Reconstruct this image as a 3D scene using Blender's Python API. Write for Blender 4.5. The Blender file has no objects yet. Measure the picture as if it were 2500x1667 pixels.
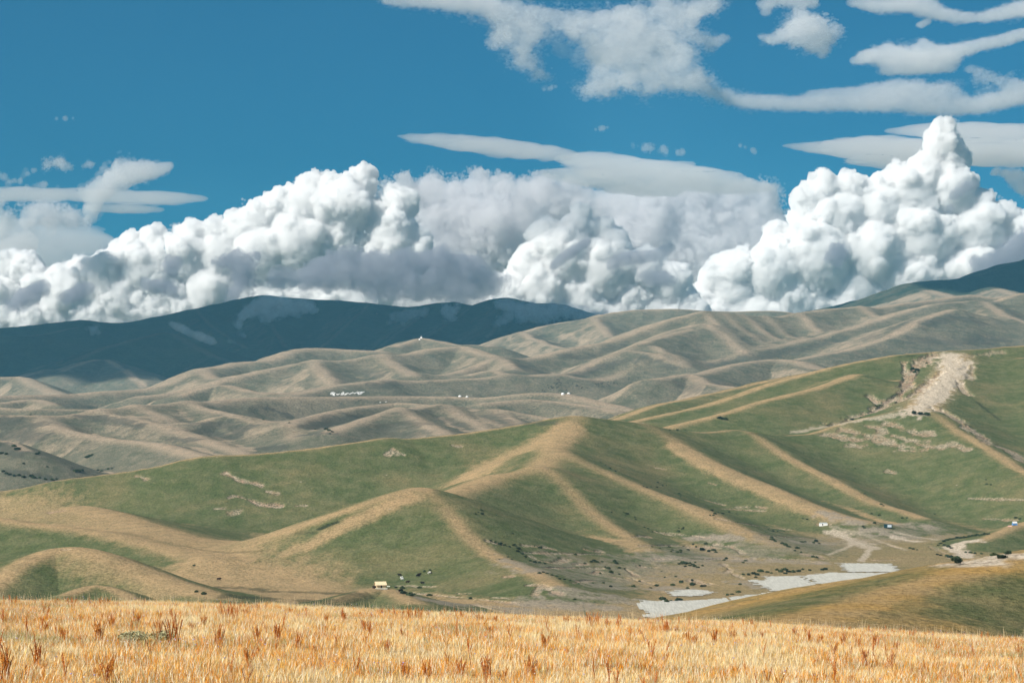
QUICK = False; CLOUD_RES = 1.0
import bpy, bmesh, math, random
import numpy as np
from mathutils import Vector, Matrix

# ------------------------------------------------------------------ basics
F = 5638.0            # focal length in photo pixels (photo is 2500 wide)
HX, HY = 1250.0, 1000.0   # principal column, horizon row
sc = bpy.context.scene
col = sc.collection
rng = np.random.default_rng(7)
random.seed(7)

def P(px, py, D):
    return ((px-HX)/F*D, D, -(py-HY)/F*D)

def tag(o, label=None, cat=None, group=None, kind=None):
    if label: o['label'] = label
    if cat: o['category'] = cat
    if group: o['group'] = group
    if kind: o['kind'] = kind
    return o

# ------------------------------------------------------------------ noise
_perm = np.random.default_rng(3).permutation(256).astype(np.int32)
_perm = np.concatenate([_perm, _perm, _perm])
_g2 = np.stack([np.cos(np.arange(256)*2.399), np.sin(np.arange(256)*2.399)], 1).astype(np.float32)
_g3 = np.random.default_rng(5).normal(size=(256, 3)).astype(np.float32)
_g3 /= np.linalg.norm(_g3, axis=1)[:, None]
def fade(t): return t*t*t*(t*(t*6-15)+10)
def noise2(x, y):
    xi = np.floor(x).astype(np.int32); yi = np.floor(y).astype(np.int32)
    xf = (x-xi).astype(np.float32); yf = (y-yi).astype(np.float32)
    u, v = fade(xf), fade(yf)
    def g(i, j):
        h = _perm[_perm[(xi+i) & 255]+((yi+j) & 255)]
        return _g2[h, 0]*(xf-i)+_g2[h, 1]*(yf-j)
    a = g(0, 0)*(1-u)+g(1, 0)*u
    b = g(0, 1)*(1-u)+g(1, 1)*u
    return (a*(1-v)+b*v)*1.5
def fbm2(x, y, o=4, gain=.5):
    s = 0; a = 1; t = 0
    for k in range(o):
        s = s+a*noise2(x*2**k+17.3*k, y*2**k-9.1*k); t += a; a *= gain
    return s/t
def noise3(p):
    pi = np.floor(p).astype(np.int32); f = (p-pi).astype(np.float32)
    u = fade(f); r = 0
    for i in (0, 1):
        for j in (0, 1):
            for k in (0, 1):
                h = _perm[_perm[_perm[(pi[:, 0]+i) & 255]+((pi[:, 1]+j) & 255)]+((pi[:, 2]+k) & 255)]
                g = _g3[h]
                d = g[:, 0]*(f[:, 0]-i)+g[:, 1]*(f[:, 1]-j)+g[:, 2]*(f[:, 2]-k)
                w = (u[:, 0] if i else 1-u[:, 0])*(u[:, 1] if j else 1-u[:, 1])*(u[:, 2] if k else 1-u[:, 2])
                r = r+d*w
    return r*1.5
def sstep(a, b, x):
    t = np.clip((x-a)/(b-a), 0, 1); return t*t*(3-2*t)

# ------------------------------------------------------------------ ridge network of the hills
# each ridge: (slope, crest radius, tan crest width, [(column, row, distance) ...])
RIDGES = []
def spline(p, n=4):
    """Catmull-Rom through the points, so crests bend instead of kinking."""
    p = np.array(p, float)
    if len(p) < 3: return p
    q_ = np.vstack([2*p[0]-p[1], p, 2*p[-1]-p[-2]]); out = []
    for i in range(1, len(q_)-2):
        a, b, c, d = q_[i-1:i+3]
        for t in np.arange(n)/n: out.append(.5*(2*b+(c-a)*t+(2*a-5*b+4*c-d)*t*t+(3*b-a-3*c+d)*t**3))
    out.append(p[-1]); return np.array(out)
def R(slope, w, tan, *pts):
    q_ = spline(pts, 3 if pts[0][2] < 8000 else 2); RIDGES.append((slope, w, tan, [P(*p) for p in q_]))

N = .40
# long crest of the green hill
R(N, 30, 16, (-260,1230,2300),(0,1199,2330),(77,1189,2330),(161,1171,2330),(268,1157,2340),(406,1136,2350),(509,1113,2360),(612,1109,2370),(765,1094,2390),(900,1076,2420),
  (942,1069,2430),(991,1071,2440),(1068,1065,2450),(1183,1052,2480),(1297,1036,2500),(1366,1027,2520),(1451,1027,2540),(1508,1032,2560),(1585,1052,2590),(1700,1057,2620),
  (1772,1055,2650),(1807,1064,2660),(1975,1061,2720),(2078,1034,2760),(2231,1013,2780))
R(.45, 25, 18, (2231,1013,2780),(2270,1017,2760),(2327,1052,2680),(2404,1094,2580),(2500,1151,2460),(2640,1215,2330))
# front spurs of the green hill
R(N, 26, 26, (1405,1028,2520),(1375,1062,2430),(1350,1100,2330),(1352,1112,2280),(1412,1140,2220),(1508,1178,2160),(1585,1203,2110),(1684,1239,2050),(1753,1270,1990),(1814,1300,1940),(1899,1341,1860))
R(.38, 26, 30, (1350,1103,2300),(1309,1153,2130),(1221,1159,2080),(1164,1178,2020),(1068,1212,1900),(1026,1205,1810),(980,1212,1780),(896,1239,1760),(800,1281,1745),(708,1343,1740))
R(.40, 20, 17, (1309,1153,2130),(1336,1162,2110),(1412,1235,2020),(1470,1281,1940),(1527,1312,1880),(1596,1358,1790))
R(.36, 24, 17, (1026,1205,1810),(1087,1251,1740),(1125,1297,1690),(1164,1331,1650),(1213,1362,1600),(1297,1400,1520),(1355,1434,1440))
R(.42, 24, 26, (1560,1045,2580),(1619,1078,2510),(1696,1117,2430),(1761,1147,2370),(1868,1186,2310),(1944,1220,2250),(2021,1251,2200),(2117,1277,2150))
R(.42, 20, 16, (1807,1064,2660),(1837,1075,2620),(1925,1121,2530),(2021,1167,2450),(2078,1201,2390),(2136,1228,2330),(2250,1266,2200))
# left foreground spurs
R(.36, 22, 26, (-200,1240,1950),(0,1264,1910),(77,1278,1880),(230,1297,1840),(344,1327,1780),(459,1358,1700),(509,1369,1660))
R(.42, 22, 20, (-60,1460,1330),(0,1423,1370),(57,1373,1410),(115,1346,1440),(165,1335,1450),(210,1341,1440),(268,1362,1420),(344,1392,1400),(421,1419,1370),(478,1440,1340),(536,1461,1300))
R(.42, 14, 12, (168,1450,1170),(230,1429,1190),(287,1442,1180),(325,1465,1150))
R(.25, 30, 26, (200,1235,2080),(249,1247,2040),(325,1276,1960),(390,1297,1900),(450,1322,1840))
R(.35, 12, 14, (823,1469,1290),(896,1442,1330),(930,1437,1345),(965,1450,1320),(1010,1473,1270))
# right foreground slopes
R(.34, 30, 10, (1400,1600,700),(1638,1522,760),(1830,1480,800),(1944,1446,830),(2059,1422,850),(2212,1401,860),(2365,1385,860),(2500,1370,850),(2800,1340,840))
R(.28, 40, 14, (1900,1545,440),(1975,1511,480),(2098,1476,520),(2212,1438,560),(2308,1411,580),(2400,1386,600),(2500,1360,620),(2800,1310,640))
R(.40, 12, 14, (2384,1330,1950),(2430,1308,1985),(2461,1294,2010),(2500,1277,2040),(2700,1230,2100))
# the big hill on the right with the landslip
R(.42, 40, 14, (1470,1052,2900),(1600,1017,3000),(1753,983,3080),(1868,944,3160),(1967,914,3220),(2078,887,3260),(2193,868,3300),(2289,860,3320),(2404,853,3340),(2500,843,3360),(2760,835,3400))
R(.40, 40, 12, (1500,1025,3300),(1600,992,3400),(1696,969,3500),(1837,939,3600),(1975,912,3700))
R(.33, 16, 14, (2090,914,3120),(1983,950,3020),(1868,977,2940),(1753,1013,2860),(1600,1048,2780))
R(.33, 30, 30, (2346,872,3280),(2290,940,3050),(2250,985,2880),(2235,1012,2790))
R(.35, 30, 8, (2520,880,3250),(2560,1000,2900),(2600,1100,2650))
# brown hills
M = .43
R(M, 45, 40, (-260,1010,3900),(0,1013,3950),(96,1021,3950),(180,1012,4000),(268,1002,4080),(364,990,4200),(459,987,4280),(574,973,4450),(689,969,4550),(804,969,4620),(900,967,4700),(991,967,4780),
  (1106,969,4800),(1183,971,4780),(1297,960,4720),(1374,962,4700),(1451,979,4600),(1546,1002,4450),(1640,1020,4300))
R(M, 35, 24, (333,998,4150),(383,1017,4000),(421,1036,3880))
R(M, 35, 30, (237,1009,4050),(325,1025,3900),(421,1048,3720),(478,1067,3580),(555,1094,3400),(590,1109,3300))
R(M, 35, 30, (100,1023,3930),(145,1044,3760),(210,1059,3640),(299,1073,3520),(383,1082,3430),(440,1098,3330),(490,1111,3230))
R(M, 35, 26, (459,987,4280),(574,1013,3980),(651,1036,3780),(708,1059,3560),(727,1086,3380))
R(M, 30, 14, (467,1040,3780),(528,1021,3850),(574,1023,3850),(651,1052,3680))
R(M, 30, 24, (700,1042,3560),(765,1013,3850),(900,990,4150),(972,983,4220),(1068,990,4120),(1183,1006,3960),(1278,1013,3850),(1366,1025,3700))
R(M, 30, 22, (800,1055,3400),(857,1036,3520),(915,1017,3650),(991,1000,3820),(1068,994,4020))
R(M, 28, 20, (972,1006,3780),(1030,1029,3560),(1087,1059,3350))
R(M, 28, 22, (1087,998,3980),(1144,1025,3700),(1190,1052,3450))
R(M, 28, 18, (1202,1009,3920),(1240,1021,3750),(1271,1040,3550))
R(M, 35, 30, (1183,983,4420),(1297,975,4480),(1412,987,4420),(1508,1002,4300))
R(M, 35, 12, (-200,1090,3100),(0,1075,3250),(60,1100,3150))
R(M, 40, 24, (-200,990,4900),(0,983,4950),(77,975,5050),(134,987,4850))
R(M, 40, 24, (-200,990,4500),(0,994,4550),(115,998,4550),(268,1000,4600))
# grey hills, second row
R(M, 55, 45, (-200,975,5500),(0,966,5600),(153,962,5850),(230,956,5930),(364,948,6050),(440,933,6150),(494,906,6330),(574,885,6500),(651,879,6550),(708,856,6700),(773,849,6800),(900,856,6800),(926,857,6800))
R(M, 40, 30, (494,906,6330),(517,921,6050),(536,933,5780))
R(M, 50, 40, (344,967,5500),(421,958,5600),(536,933,5720),(612,910,5820),(689,895,5900),(765,885,5960),(800,884,5980),(896,875,6060),(972,868,6120),(1049,851,6230),(1125,845,6300),(1144,849,6260),(1183,864,6150),(1213,881,6020))
R(M, 40, 30, (765,885,5960),(785,906,5720),(815,937,5420))
R(M, 40, 30, (930,872,6080),(972,897,5850),(1010,915,5650))
R(M, 40, 22, (440,964,5100),(478,952,5180),(536,941,5250),(574,946,5180),(651,967,5000))
R(.38, 50, 30, (708,967,5000),(765,952,5150),(842,937,5260),(900,930,5320),(942,925,5400),(1014,929,5450),(1106,925,5520),(1259,923,5600),(1355,918,5650),(1412,925,5650),(1470,929,5700),(1527,918,5800),
  (1604,906,5900),(1700,899,6000),(1734,887,6080),(1830,868,6200),(1944,837,6400),(2059,807,6600),(2174,772,6800),(2270,745,6900),(2365,736,7000),(2442,734,7050),(2500,715,7100),(2760,680,7200))
R(M, 40, 26, (1068,921,5720),(1125,906,5800),(1202,881,5980),(1232,883,5920),(1259,902,5760))
R(M, 36, 20, (1144,918,5660),(1202,906,5700),(1240,921,5600))
R(M, 50, 36, (1213,879,6100),(1297,875,6200),(1374,853,6350),(1470,837,6500),(1527,818,6620),(1604,791,6750),(1696,765,6850),(1726,763,6880),(1807,778,6900),(1868,780,6930),(1906,778,6960),(1975,761,7050),(2040,753,7120),
  (2136,753,7180),(2197,742,7250),(2289,730,7400),(2365,719,7500),(2423,726,7500),(2560,720,7600))
for q in (((1726,775,6800),(1772,822,6480),(1837,864,6250)), ((1765,775,6850),(1830,826,6520),(1883,853,6350)), ((1807,778,6880),(1868,814,6620),(1914,845,6420)),
          ((1868,781,6900),(1906,814,6720),(1948,837,6500)), ((1950,770,6980),(1985,800,6800),(2010,822,6620)), ((2100,755,7150),(2135,775,6980),(2165,790,6850))):
    R(.42, 26, 24, *q)
R(M, 40, 28, (1355,918,5700),(1412,906,5800),(1451,887,5900),(1527,864,6020),(1604,830,6300),(1661,806,6500),(1715,793,6580),(1742,807,6470),(1780,837,6320),(1822,868,6150))
R(M, 36, 24, (1535,862,6000),(1585,864,5940),(1623,883,5870),(1673,899,5820))
R(M, 36, 24, (1600,848,6080),(1638,872,5930),(1669,897,5850))
R(M, 36, 18, (1560,846,6120),(1640,820,6330),(1690,806,6450))
R(M, 60, 40, (1170,856,8000),(1198,845,8400),(1278,809,8600),(1374,788,8700),(1451,780,8700),(1470,768,8750),(1546,757,8800),(1650,754,8800),(1715,759,8850),(1791,761,8900),(1883,759,8900),(1944,765,8900))
R(M, 40, 30, (1451,780,8650),(1489,822,8100))
R(M, 40, 26, (1278,815,8500),(1330,838,8000),(1380,850,7600))
R(.36, 50, 22, (961,846,7000),(999,834,7130),(1028,825.5,7200),(1068,833,7130),(1118,843,7020),(1152,842,6950),(1198,846,6900))
R(M, 45, 22, (2404,745,6950),(2442,765,6700),(2500,791,6500),(2600,830,6200))
R(M, 45, 26, (1600,925,4900),(1677,916,5020),(1715,933,4900),(1791,944,4700))
R(.38, 45, 26, (1692,918,5080),(1791,888,5320),(1887,877,5420),(1944,881,5360),(2002,902,5200))
R(.36, 60, 26, (1944,876,5800),(2059,856,5920),(2174,822,6120),(2250,780,6350),(2327,755,6550))
R(M, 60, 40, (-200,915,7500),(0,920,7500),(57,921,7500),(96,944,7200),(145,962,7000))
# shaded mountains
R(.40, 80, 30, (1880,782,9500),(1948,767,11300),(2090,734,11500),(2155,726,11500),(2300,700,11600))
R(.36, 70, 30, (2040,775,9300),(2117,745,9800),(2166,719,10000),(2231,692,10200),(2281,685,10300),(2346,680,10400),(2442,657,10600),(2461,644,10650),(2500,636,10800),(2760,580,11200))
R(.36, 60, 40, (2250,705,9800),(2290,715,9300),(2340,728,8900))
R(.36, 60, 40, (2420,700,9800),(2460,712,9300),(2500,722,8900),(2620,720,8800))
A = .40
R(A, 90, 20, (-300,815,12300),(0,801,12500),(77,795,12500),(165,786,12550),(195,781,12600),(237,786,12650),(306,788,12700),(383,774,12800),(498,753,13000),(536,742,13050),(635,722,13200),(689,726,13200),(804,733,13200),
  (900,740,13200),(980,751,13000),(1037,747,13000),(1106,737,12900),(1164,749,12800),(1213,730,12850),(1244,728,12850),(1297,742,12750),(1347,742,12700),(1393,753,12600),(1466,772,12500),(1600,800,12400))
R(.34, 60, 30, (60,925,9400),(77,918,9500),(172,883,9800),(268,845,10200),(364,820,10500),(413,814,10600),(459,837,10400),(517,868,10100),(570,885,9800))
R(.34, 60, 24, (153,906,9300),(214,883,9500),(260,879,9600),(306,906,9300),(352,944,9000))
R(.34, 60, 20, (-200,830,11400),(0,822,11500),(96,818,11600),(191,799,12000))
for q in (((900,745,13000),(840,800,12000),(770,860,11000)), ((1060,752,12900),(990,800,12000),(930,845,11200)), ((1150,755,12700),(1080,800,11900),(1010,840,11200)),
          ((1244,735,12700),(1230,775,11900),(1190,825,11000)), ((640,730,13100),(660,790,12100),(700,850,11200)), ((480,760,12900),(520,800,12200),(600,850,11300)), ((1347,748,12600),(1330,780,11900),(1290,810,11200))):
    R(.42, 50, 16, *q)

FLOOR = -120.0
def floor_height(x, y):
    return FLOOR+fbm2(x/420, y/420, 3)*6+np.clip(y-2600, 0, 4000)*.004

def height(x, y, info=True):
    """Height of the land plus crest nearness, on arrays of any shape."""
    x = np.asarray(x, np.float32); y = np.asarray(y, np.float32)
    k = 5+y*.0012                                     # blending softness in metres
    base = floor_height(x, y)
    # small warp keeps crests from being ruler-straight
    wx = x+fbm2(x/140, y/140, 2)*5*sstep(900, 3000, y); wy = y
    acc = np.zeros_like(x)+1.0                          # sum of exp((h-base)/k)
    crest = np.zeros_like(x)
    shp = x.shape
    X = x.ravel(); Y = y.ravel(); WX = wx.ravel(); WY = wy.ravel()
    B = base.ravel(); K = k.ravel(); ACC = acc.ravel(); CR = crest.ravel()
    for slope, w, tan, pts in RIDGES:
        w = w*(.7 if pts[0][1] < 2900 else .55)
        p = np.array(pts, np.float32)
        reach = (p[:, 2].max()+135)/slope+w
        m = np.where((X > p[:, 0].min()-reach) & (X < p[:, 0].max()+reach) & (Y > p[:, 1].min()-reach) & (Y < p[:, 1].max()+reach))[0]
        if len(m) == 0: continue
        xx = WX[m]; yy = WY[m]
        best = np.full(len(m), 1e9, np.float32); zz = np.zeros(len(m), np.float32)
        hb = np.full(len(m), -1e9, np.float32)
        for a, b in zip(p[:-1], p[1:]):
            dx, dy = b[0]-a[0], b[1]-a[1]
            L = math.sqrt(dx*dx+dy*dy)+1e-3; dx /= L; dy /= L
            m_ = (b[2]-a[2])/L; m_ = max(-.93*slope, min(.93*slope, m_))
            al = (xx-a[0])*dx+(yy-a[1])*dy; pe = np.abs((xx-a[0])*dy-(yy-a[1])*dx)
            tp = np.clip(al, 0, L); best = np.minimum(best, np.hypot(al-tp, pe))
            t = np.clip(al+pe*(m_/math.sqrt(slope*slope-m_*m_)), 0, L)      # point of the crest whose slope reaches highest here
            d = np.hypot(al-t, pe)
            h = a[2]+t*(b[2]-a[2])/L-slope*(np.sqrt(d*d+w*w)-w)
            hb = np.maximum(hb, h)
        e = np.exp(np.clip((hb-B[m])/K[m], -30, 80))
        ACC[m] += e
        CR[m] += e*np.exp(-(best/(tan*(.62 if p[0][1] < 2900 else .85)))**2)
    H = B+K*np.log(ACC)
    CR = CR/ACC
    rel = np.clip((H-B)/40, 0, 1)
    rel = rel*(.25+.75*sstep(1000, 1400, Y))
    H = H+rel*(fbm2(X/90, Y/90, 3)*1.6*(.6+Y/4000)+fbm2(X/330+5, Y/330, 2)*5*sstep(2600, 5000, Y))*(1-.75*CR)
    fold = (.35-np.abs(noise2(X/210+fbm2(X/300, Y/300, 2), Y/260)))*11+(.35-np.abs(noise2(X/90+3, Y/130)))*3
    H = H+rel*fold*sstep(2700, 4200, Y)*(1-.9*CR)*.8
    H = H+fbm2(X/14, Y/14, 3)*.25
    return H.reshape(shp), CR.reshape(shp)
# ------------------------------------------------------------------ land grids (fan-shaped, straight rows)
UMAX = .285
def rows_between(a, b, n, p=1.0):
    t = np.linspace(0, 1, n)**p
    return a*(b/a)**t
NC = 1180 if not QUICK else 600
us = np.linspace(-UMAX, UMAX, NC).astype(np.float32)
q = 1 if not QUICK else .5
d_near = np.concatenate([rows_between(110, 1050, int(260*q))[:-1], rows_between(1050, 2900, int(900*q))[:-1], rows_between(2900, 3500, int(110*q))])
d_mid = rows_between(3490, 9600, int(1000*q))
d_far = rows_between(9570, 19000, int(330*q))
GR = {}
def near_drop(x, y):
    # flank of the camera's own hill, under the meadow
    return -.085*y-(np.clip(y-60, 0, 400)**2)*.004
for nm, ds in (('near', d_near), ('mid', d_mid), ('far', d_far)):
    Yg = np.repeat(ds[:, None].astype(np.float32), NC, 1); Xg = us[None, :]*Yg
    H, CR = height(Xg, Yg)
    if nm == 'near':
        H = np.maximum(H, near_drop(Xg, Yg)-1.0)
    GR[nm] = [Xg, Yg, H, CR]

# ---- ray hits: photo column/row -> point of the land
ALLZ = np.concatenate([GR['near'][2], GR['mid'][2][1:], GR['far'][2][1:]], 0)
ALLD = np.concatenate([d_near, d_mid[1:], d_far[1:]])
ALLP = HY-ALLZ/ALLD[:, None]*F      # photo row of each vertex
START = np.searchsorted(ALLD, 420)
def hit(px, py):
    u = (px-HX)/F
    c = (u+UMAX)/(2*UMAX)*(NC-1); c0 = int(np.clip(math.floor(c), 0, NC-2)); t = c-c0
    prof = ALLP[START:, c0]*(1-t)+ALLP[START:, c0+1]*t
    prof[0] = max(prof[0], 1700)
    i = np.argmax(prof <= py)
    if prof[i] > py: i = len(prof)-1
    a = prof[max(i-1, 0)]; b = prof[i]
    s = 0 if a == b else np.clip((a-py)/(a-b), 0, 1)
    d = ALLD[START+max(i-1, 0)]*(1-s)+ALLD[START+i]*s
    zc = ALLZ[START+max(i-1, 0), c0:c0+2]; zd = ALLZ[START+i, c0:c0+2]
    z = (zc[0]*(1-t)+zc[1]*t)*(1-s)+(zd[0]*(1-t)+zd[1]*t)*s
    return np.array([u*d, d, z])
def ground_z(x, y):
    u = x/y
    c = (u+UMAX)/(2*UMAX)*(NC-1); c0 = int(np.clip(math.floor(c), 0, NC-2)); t = c-c0
    i = int(np.clip(np.searchsorted(ALLD, y)-1, 0, len(ALLD)-2)); s = (y-ALLD[i])/(ALLD[i+1]-ALLD[i])
    return float((ALLZ[i, c0]*(1-t)+ALLZ[i, c0+1]*t)*(1-s)+(ALLZ[i+1, c0]*(1-t)+ALLZ[i+1, c0+1]*t)*s)

# ---- bare earth, tracks and dark scrub with outlines of their own
SCAR = []   # (kind, strength, width in metres, points)
def crop(ox, oy, k=2.6133):
    return lambda *pts: [(ox+x/k, oy+y/k) for x, y in pts]
cA, cB, cC = crop(0, 600), crop(800, 600), crop(1600, 600)
cD, cE, cF = crop(0, 1067), crop(800, 1067), crop(1600, 1067)
def S(kind, w, pts, s=1.0): SCAR.append((kind, s, w, pts))
# landslip on the big hill
S('gravel', 20, cC((1880,700),(1900,760),(1850,850),(1780,930),(1720,1000),(1640,1050)))
S('gravel', 12, cC((1980,740),(1930,830),(1840,920),(1760,1000)))
S('gravel', 8, cC((1640,1050),(1500,1085),(1300,1110),(1100,1150),(900,1190)), .6)
S('bare', 7, cC((1780,690),(1700,740),(1640,800),(1600,900),(1540,960),(1450,1020),(1400,1050),(1300,1080),(1150,1135)))
S('bare', 5, cC((1820,800),(1760,850),(1700,910),(1600,970),(1520,1010),(1440,1040)))
S('bare', 4, cC((1580,740),(1610,820),(1580,880)))
S('bare', 4, cC((1380,960),(1420,1000),(1380,1040)))
S('dark', 3, cC((1630,790),(1680,800),(1620,870),(1560,930),(1480,980),(1400,1040),(1250,1110)))
S('dark', 3, cC((1620,1065),(1740,1075)))
S('dark', 1.6, cC((1150,1140),(1000,1180),(800,1210)))
S('bare', 5, cC((1940,860),(1960,910),(2010,950)))
S('bare', 7, cC((1800,1040),(1900,1090),(1980,1150),(2060,1200),(2130,1260),(2250,1300),(2352,1380)))
S('dark', 4, cC((1990,1140),(2080,1210),(2120,1240)))
S('dark', 3, cC((2060,1000),(2130,1060),(2200,1110)), .6)
S('bare', 5, cC((2000,700),(2100,690),(2200,675)), .6)
S('dark', 2, cC((1560,705),(1700,700),(1790,683),(1900,692)), .8)
S('bare', 4, cC((1950,780),(2020,770),(2010,850)), .7)
for a in (((1100,1200),(1180,1215),(1260,1240),(1340,1230)), ((1180,1170),(1300,1190),(1400,1220),(1520,1250)), ((1480,1130),(1560,1150),(1640,1190),(1750,1200)), ((1400,1240),(1500,1260),(1600,1280),(1700,1300)),
          ((1520,1210),(1600,1230),(1700,1270),(1820,1290)), ((1250,1270),(1340,1275)), ((1330,1140),(1420,1160),(1460,1190)), ((1640,1240),(1720,1250)), ((1780,1280),(1900,1260),(2000,1300)), ((1560,1300),(1700,1310))):
    S('bare', 5, cC(*a), .85)
# scars on the long green face
S('bare', 4.5, cA((1445,1450),(1470,1465),(1530,1495),(1600,1512),(1665,1528)))
S('bare', 4, cA((865,1465),(900,1475),(935,1490)), .8)
S('bare', 3.5, cD((1460,385),(1500,370),(1570,392),(1650,425),(1720,435),(1800,437)))
S('bare', 7, cD((1470,480),(1520,465)), .7); S('bare', 3, cD((1370,455),(1430,452)), .8)
S('bare', 2.5, cD((1705,345),(1770,360)), .8); S('bare', 3, cD((1890,438),(1960,435)), .7)
S('dark', 2, cD((1465,380),(1500,366),(1570,388),(1650,422),(1800,432)), .6)
S('bare', 4, cE((395,110),(420,75),(450,95),(490,112)), .9); S('bare', 6, cE((420,100),(440,105)), .6)
S('bare', 2.5, cE((800,50),(850,57)), .7); S('bare', 3, cD((310,478),(330,480)), 1); S('bare', 3, cD((355,472),(400,468)), .8)
S('dark', 2.5, cD((2040,580),(2100,555),(2150,540)), .9); S('dark', 3, cD((1900,605),(1990,610)), .4)
S('dark', 2.5, cD((1160,690),(1300,720),(1450,735),(1600,730),(1700,720)), .35)
S('bare', 2.5, cD((400,715),(440,713)), .8)
# tracks in the left valley
S('dark', 7, cD((1400,955),(1550,960)), .6); S('dark', 8, cD((1600,965),(1750,985)), .6); S('dark', 8, cD((1450,1018),(1600,1022),(1720,1025)), .6)
S('dark', 8, cD((1880,985),(2100,990),(2300,1000)), .6); S('dark', 8, cD((1920,1040),(2100,1040),(2280,1035)), .6)
S('dark', 9, cD((2000,1080),(2200,1082)), .5)
# eroded banks at the valley edge
for a, w in ((((1280,755),(1350,785),(1400,795),(1450,800),(1500,785),(1540,780)), 3), (((1240,735),(1400,738),(1600,742),(1750,745)), 2.2), (((1250,690),(1350,695),(1440,712)), 2.5), (((1650,718),(1700,728),(1750,730)), 3),
             (((1290,940),(1370,940),(1420,970),(1490,995)), 3.5), (((1370,940),(1340,980),(1320,1000)), 3), (((1050,1020),(1160,1025)), 3), (((830,995),(900,995)), 3), (((440,945),(540,943),(560,950),(680,950)), 2.6),
             (((1140,885),(1180,888)), 3), (((1580,810),(1650,808)), 2.5), (((1930,635),(2050,632)), 3), (((2100,605),(2200,612),(2350,628)), 2.6), (((1380,832),(1600,832),(1750,834)), 2.2),
             (((1560,930),(1680,912),(1800,918)), 3), (((1830,895),(1940,900),(2080,935)), 2), (((1900,840),(1980,885)), 3), (((1680,870),(1730,860)), 4), (((1990,825),(2080,830)), 3), (((470,985),(700,1005),(900,1025),(1190,1057)), 2.5),
             (((940,1070),(1010,1085),(1080,1110)), 3), (((2000,690),(2200,690),(2350,700)), 2), (((1020,660),(1100,680)), 2.5)):
    S('bare', w, cE(*a), .8)
for a, w in ((((0,600),(100,625),(200,625),(330,640)), 2.5), (((250,375),(330,405),(430,430)), 2.5), (((340,290),(385,303)), 2.5), (((0,195),(60,205)), 2), (((420,455),(560,462),(700,470)), 2.2), (((520,445),(600,445)), 2), (((640,440),(700,450)), 2),
             (((400,520),(560,550),(700,572),(860,590)), 2.4), (((690,625),(900,640),(1100,650),(1200,650)), 3), (((380,680),(480,695),(560,740)), 2.5), (((430,805),(470,835),(465,860)), 4), (((0,690),(200,690),(400,710)), 2),
             (((930,740),(1050,760),(1070,775)), 5), (((1410,785),(1550,780)), 3), (((950,790),(1050,800)), 2), (((230,700),(330,700)), 5), (((230,910),(320,935)), 5), (((40,985),(60,990)), 3), (((2100,520),(2300,530)), 3), (((2000,390),(2352,398)), 2),
             (((500,870),(560,900)), 2), (((0,775),(200,780),(420,775),(1000,775)), 2), (((1480,215),(1520,225)), 3), (((1040,555),(1110,555)), 2.5)):
    S('bare', w, cF(*a), .75)
# pale roads and dry stream bed
S('gravel', 7, cF((1110,600),(1170,615),(1230,650),(1310,690),(1370,700)), .8); S('gravel', 10, cF((1240,650),(1340,690),(1380,710)), .7)
S('gravel', 3, cF((1370,710),(1340,760),(1310,790)), .8); S('gravel', 2.5, cF((1100,750),(1180,720),(1250,690)), .6)
S('gravel', 3, cF((1120,570),(1300,610),(1450,670),(1600,720)), .35)
S('gravel', 6, cF((1530,640),(1600,655),(1680,665)), .9); S('gravel', 3, cF((1540,610),(1700,640),(1800,655)), .6)
S('gravel', 8, cF((2040,660),(1960,668),(1910,700),(1950,740),(2010,780),(2090,800)), 1); S('gravel', 8, cF((2200,765),(2260,755),(2352,758)), 1)
S('bare', 3, cF((1440,670),(1560,705)), .8); S('bare', 6, cF((1890,770),(1980,790)), .8); S('bare', 3, cF((1750,695),(1850,740)), .5)
# grey ploughed strips
for a in (((0,765),(300,770),(600,780)), ((250,640),(500,650)), ((560,790),(800,790),(1050,800)), ((560,920),(650,940),(720,960)), ((1380,600),(1500,620),(1650,640)), ((1090,490),(1150,500),(1280,540)), ((1550,560),(1700,570)), ((900,670),(1100,680)), ((0,970),(100,960),(200,975))):
    S('grey', 11, cF(*a), .9)
for a in (((1550,980),(1900,1040)), ((1200,800),(1330,850)), ((1700,950),(1900,960)), ((2050,770),(2350,775)), ((1300,1060),(1800,1090)), ((700,1050),(1200,1100))):
    S('grey', 14, cE(*a), .8)
# dark scrub on the brown and grey hills
for a, w in ((((20,1120),(200,1150)), 30), (((50,1200),(250,1230)), 24), (((0,1280),(100,1320)), 20), (((520,1090),(700,1110),(880,1150)), 16), (((1280,1130),(1420,1140),(1560,1180)), 22), (((1300,1190),(1450,1230)), 24), (((1720,1040),(1830,1080)), 12),
             (((1950,1160),(2150,1130),(2300,1100)), 20), (((1920,1210),(2080,1190)), 14), (((1100,1230),(1250,1240)), 12), (((470,1420),(520,1440)), 8), (((630,1430),(700,1420)), 6), (((40,1440),(200,1460),(350,1490)), 8), (((1650,1290),(1800,1290)), 12)):
    S('scrub', w, cA(*a), .75)
for a, w in ((((0,1110),(150,1100)), 18), (((330,1180),(450,1140),(560,1150)), 26), (((400,1200),(600,1210)), 22), (((640,1060),(760,1120),(900,1170)), 14), (((780,1170),(860,1190)), 16), (((1010,1080),(1120,1120),(1190,1150)), 20), (((1240,1130),(1400,1130)), 10),
             (((300,890),(370,900),(430,880)), 22), (((180,800),(330,830)), 26), (((1200,740),(1240,790)), 18), (((1500,700),(1650,720),(1880,640)), 22), (((1290,820),(1420,810)), 14), (((1560,820),(1800,760),(2000,720)), 24), (((2050,720),(2200,780)), 16), (((2260,900),(2352,930)), 22)):
    S('scrub', w, cB(*a), .6)
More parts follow.
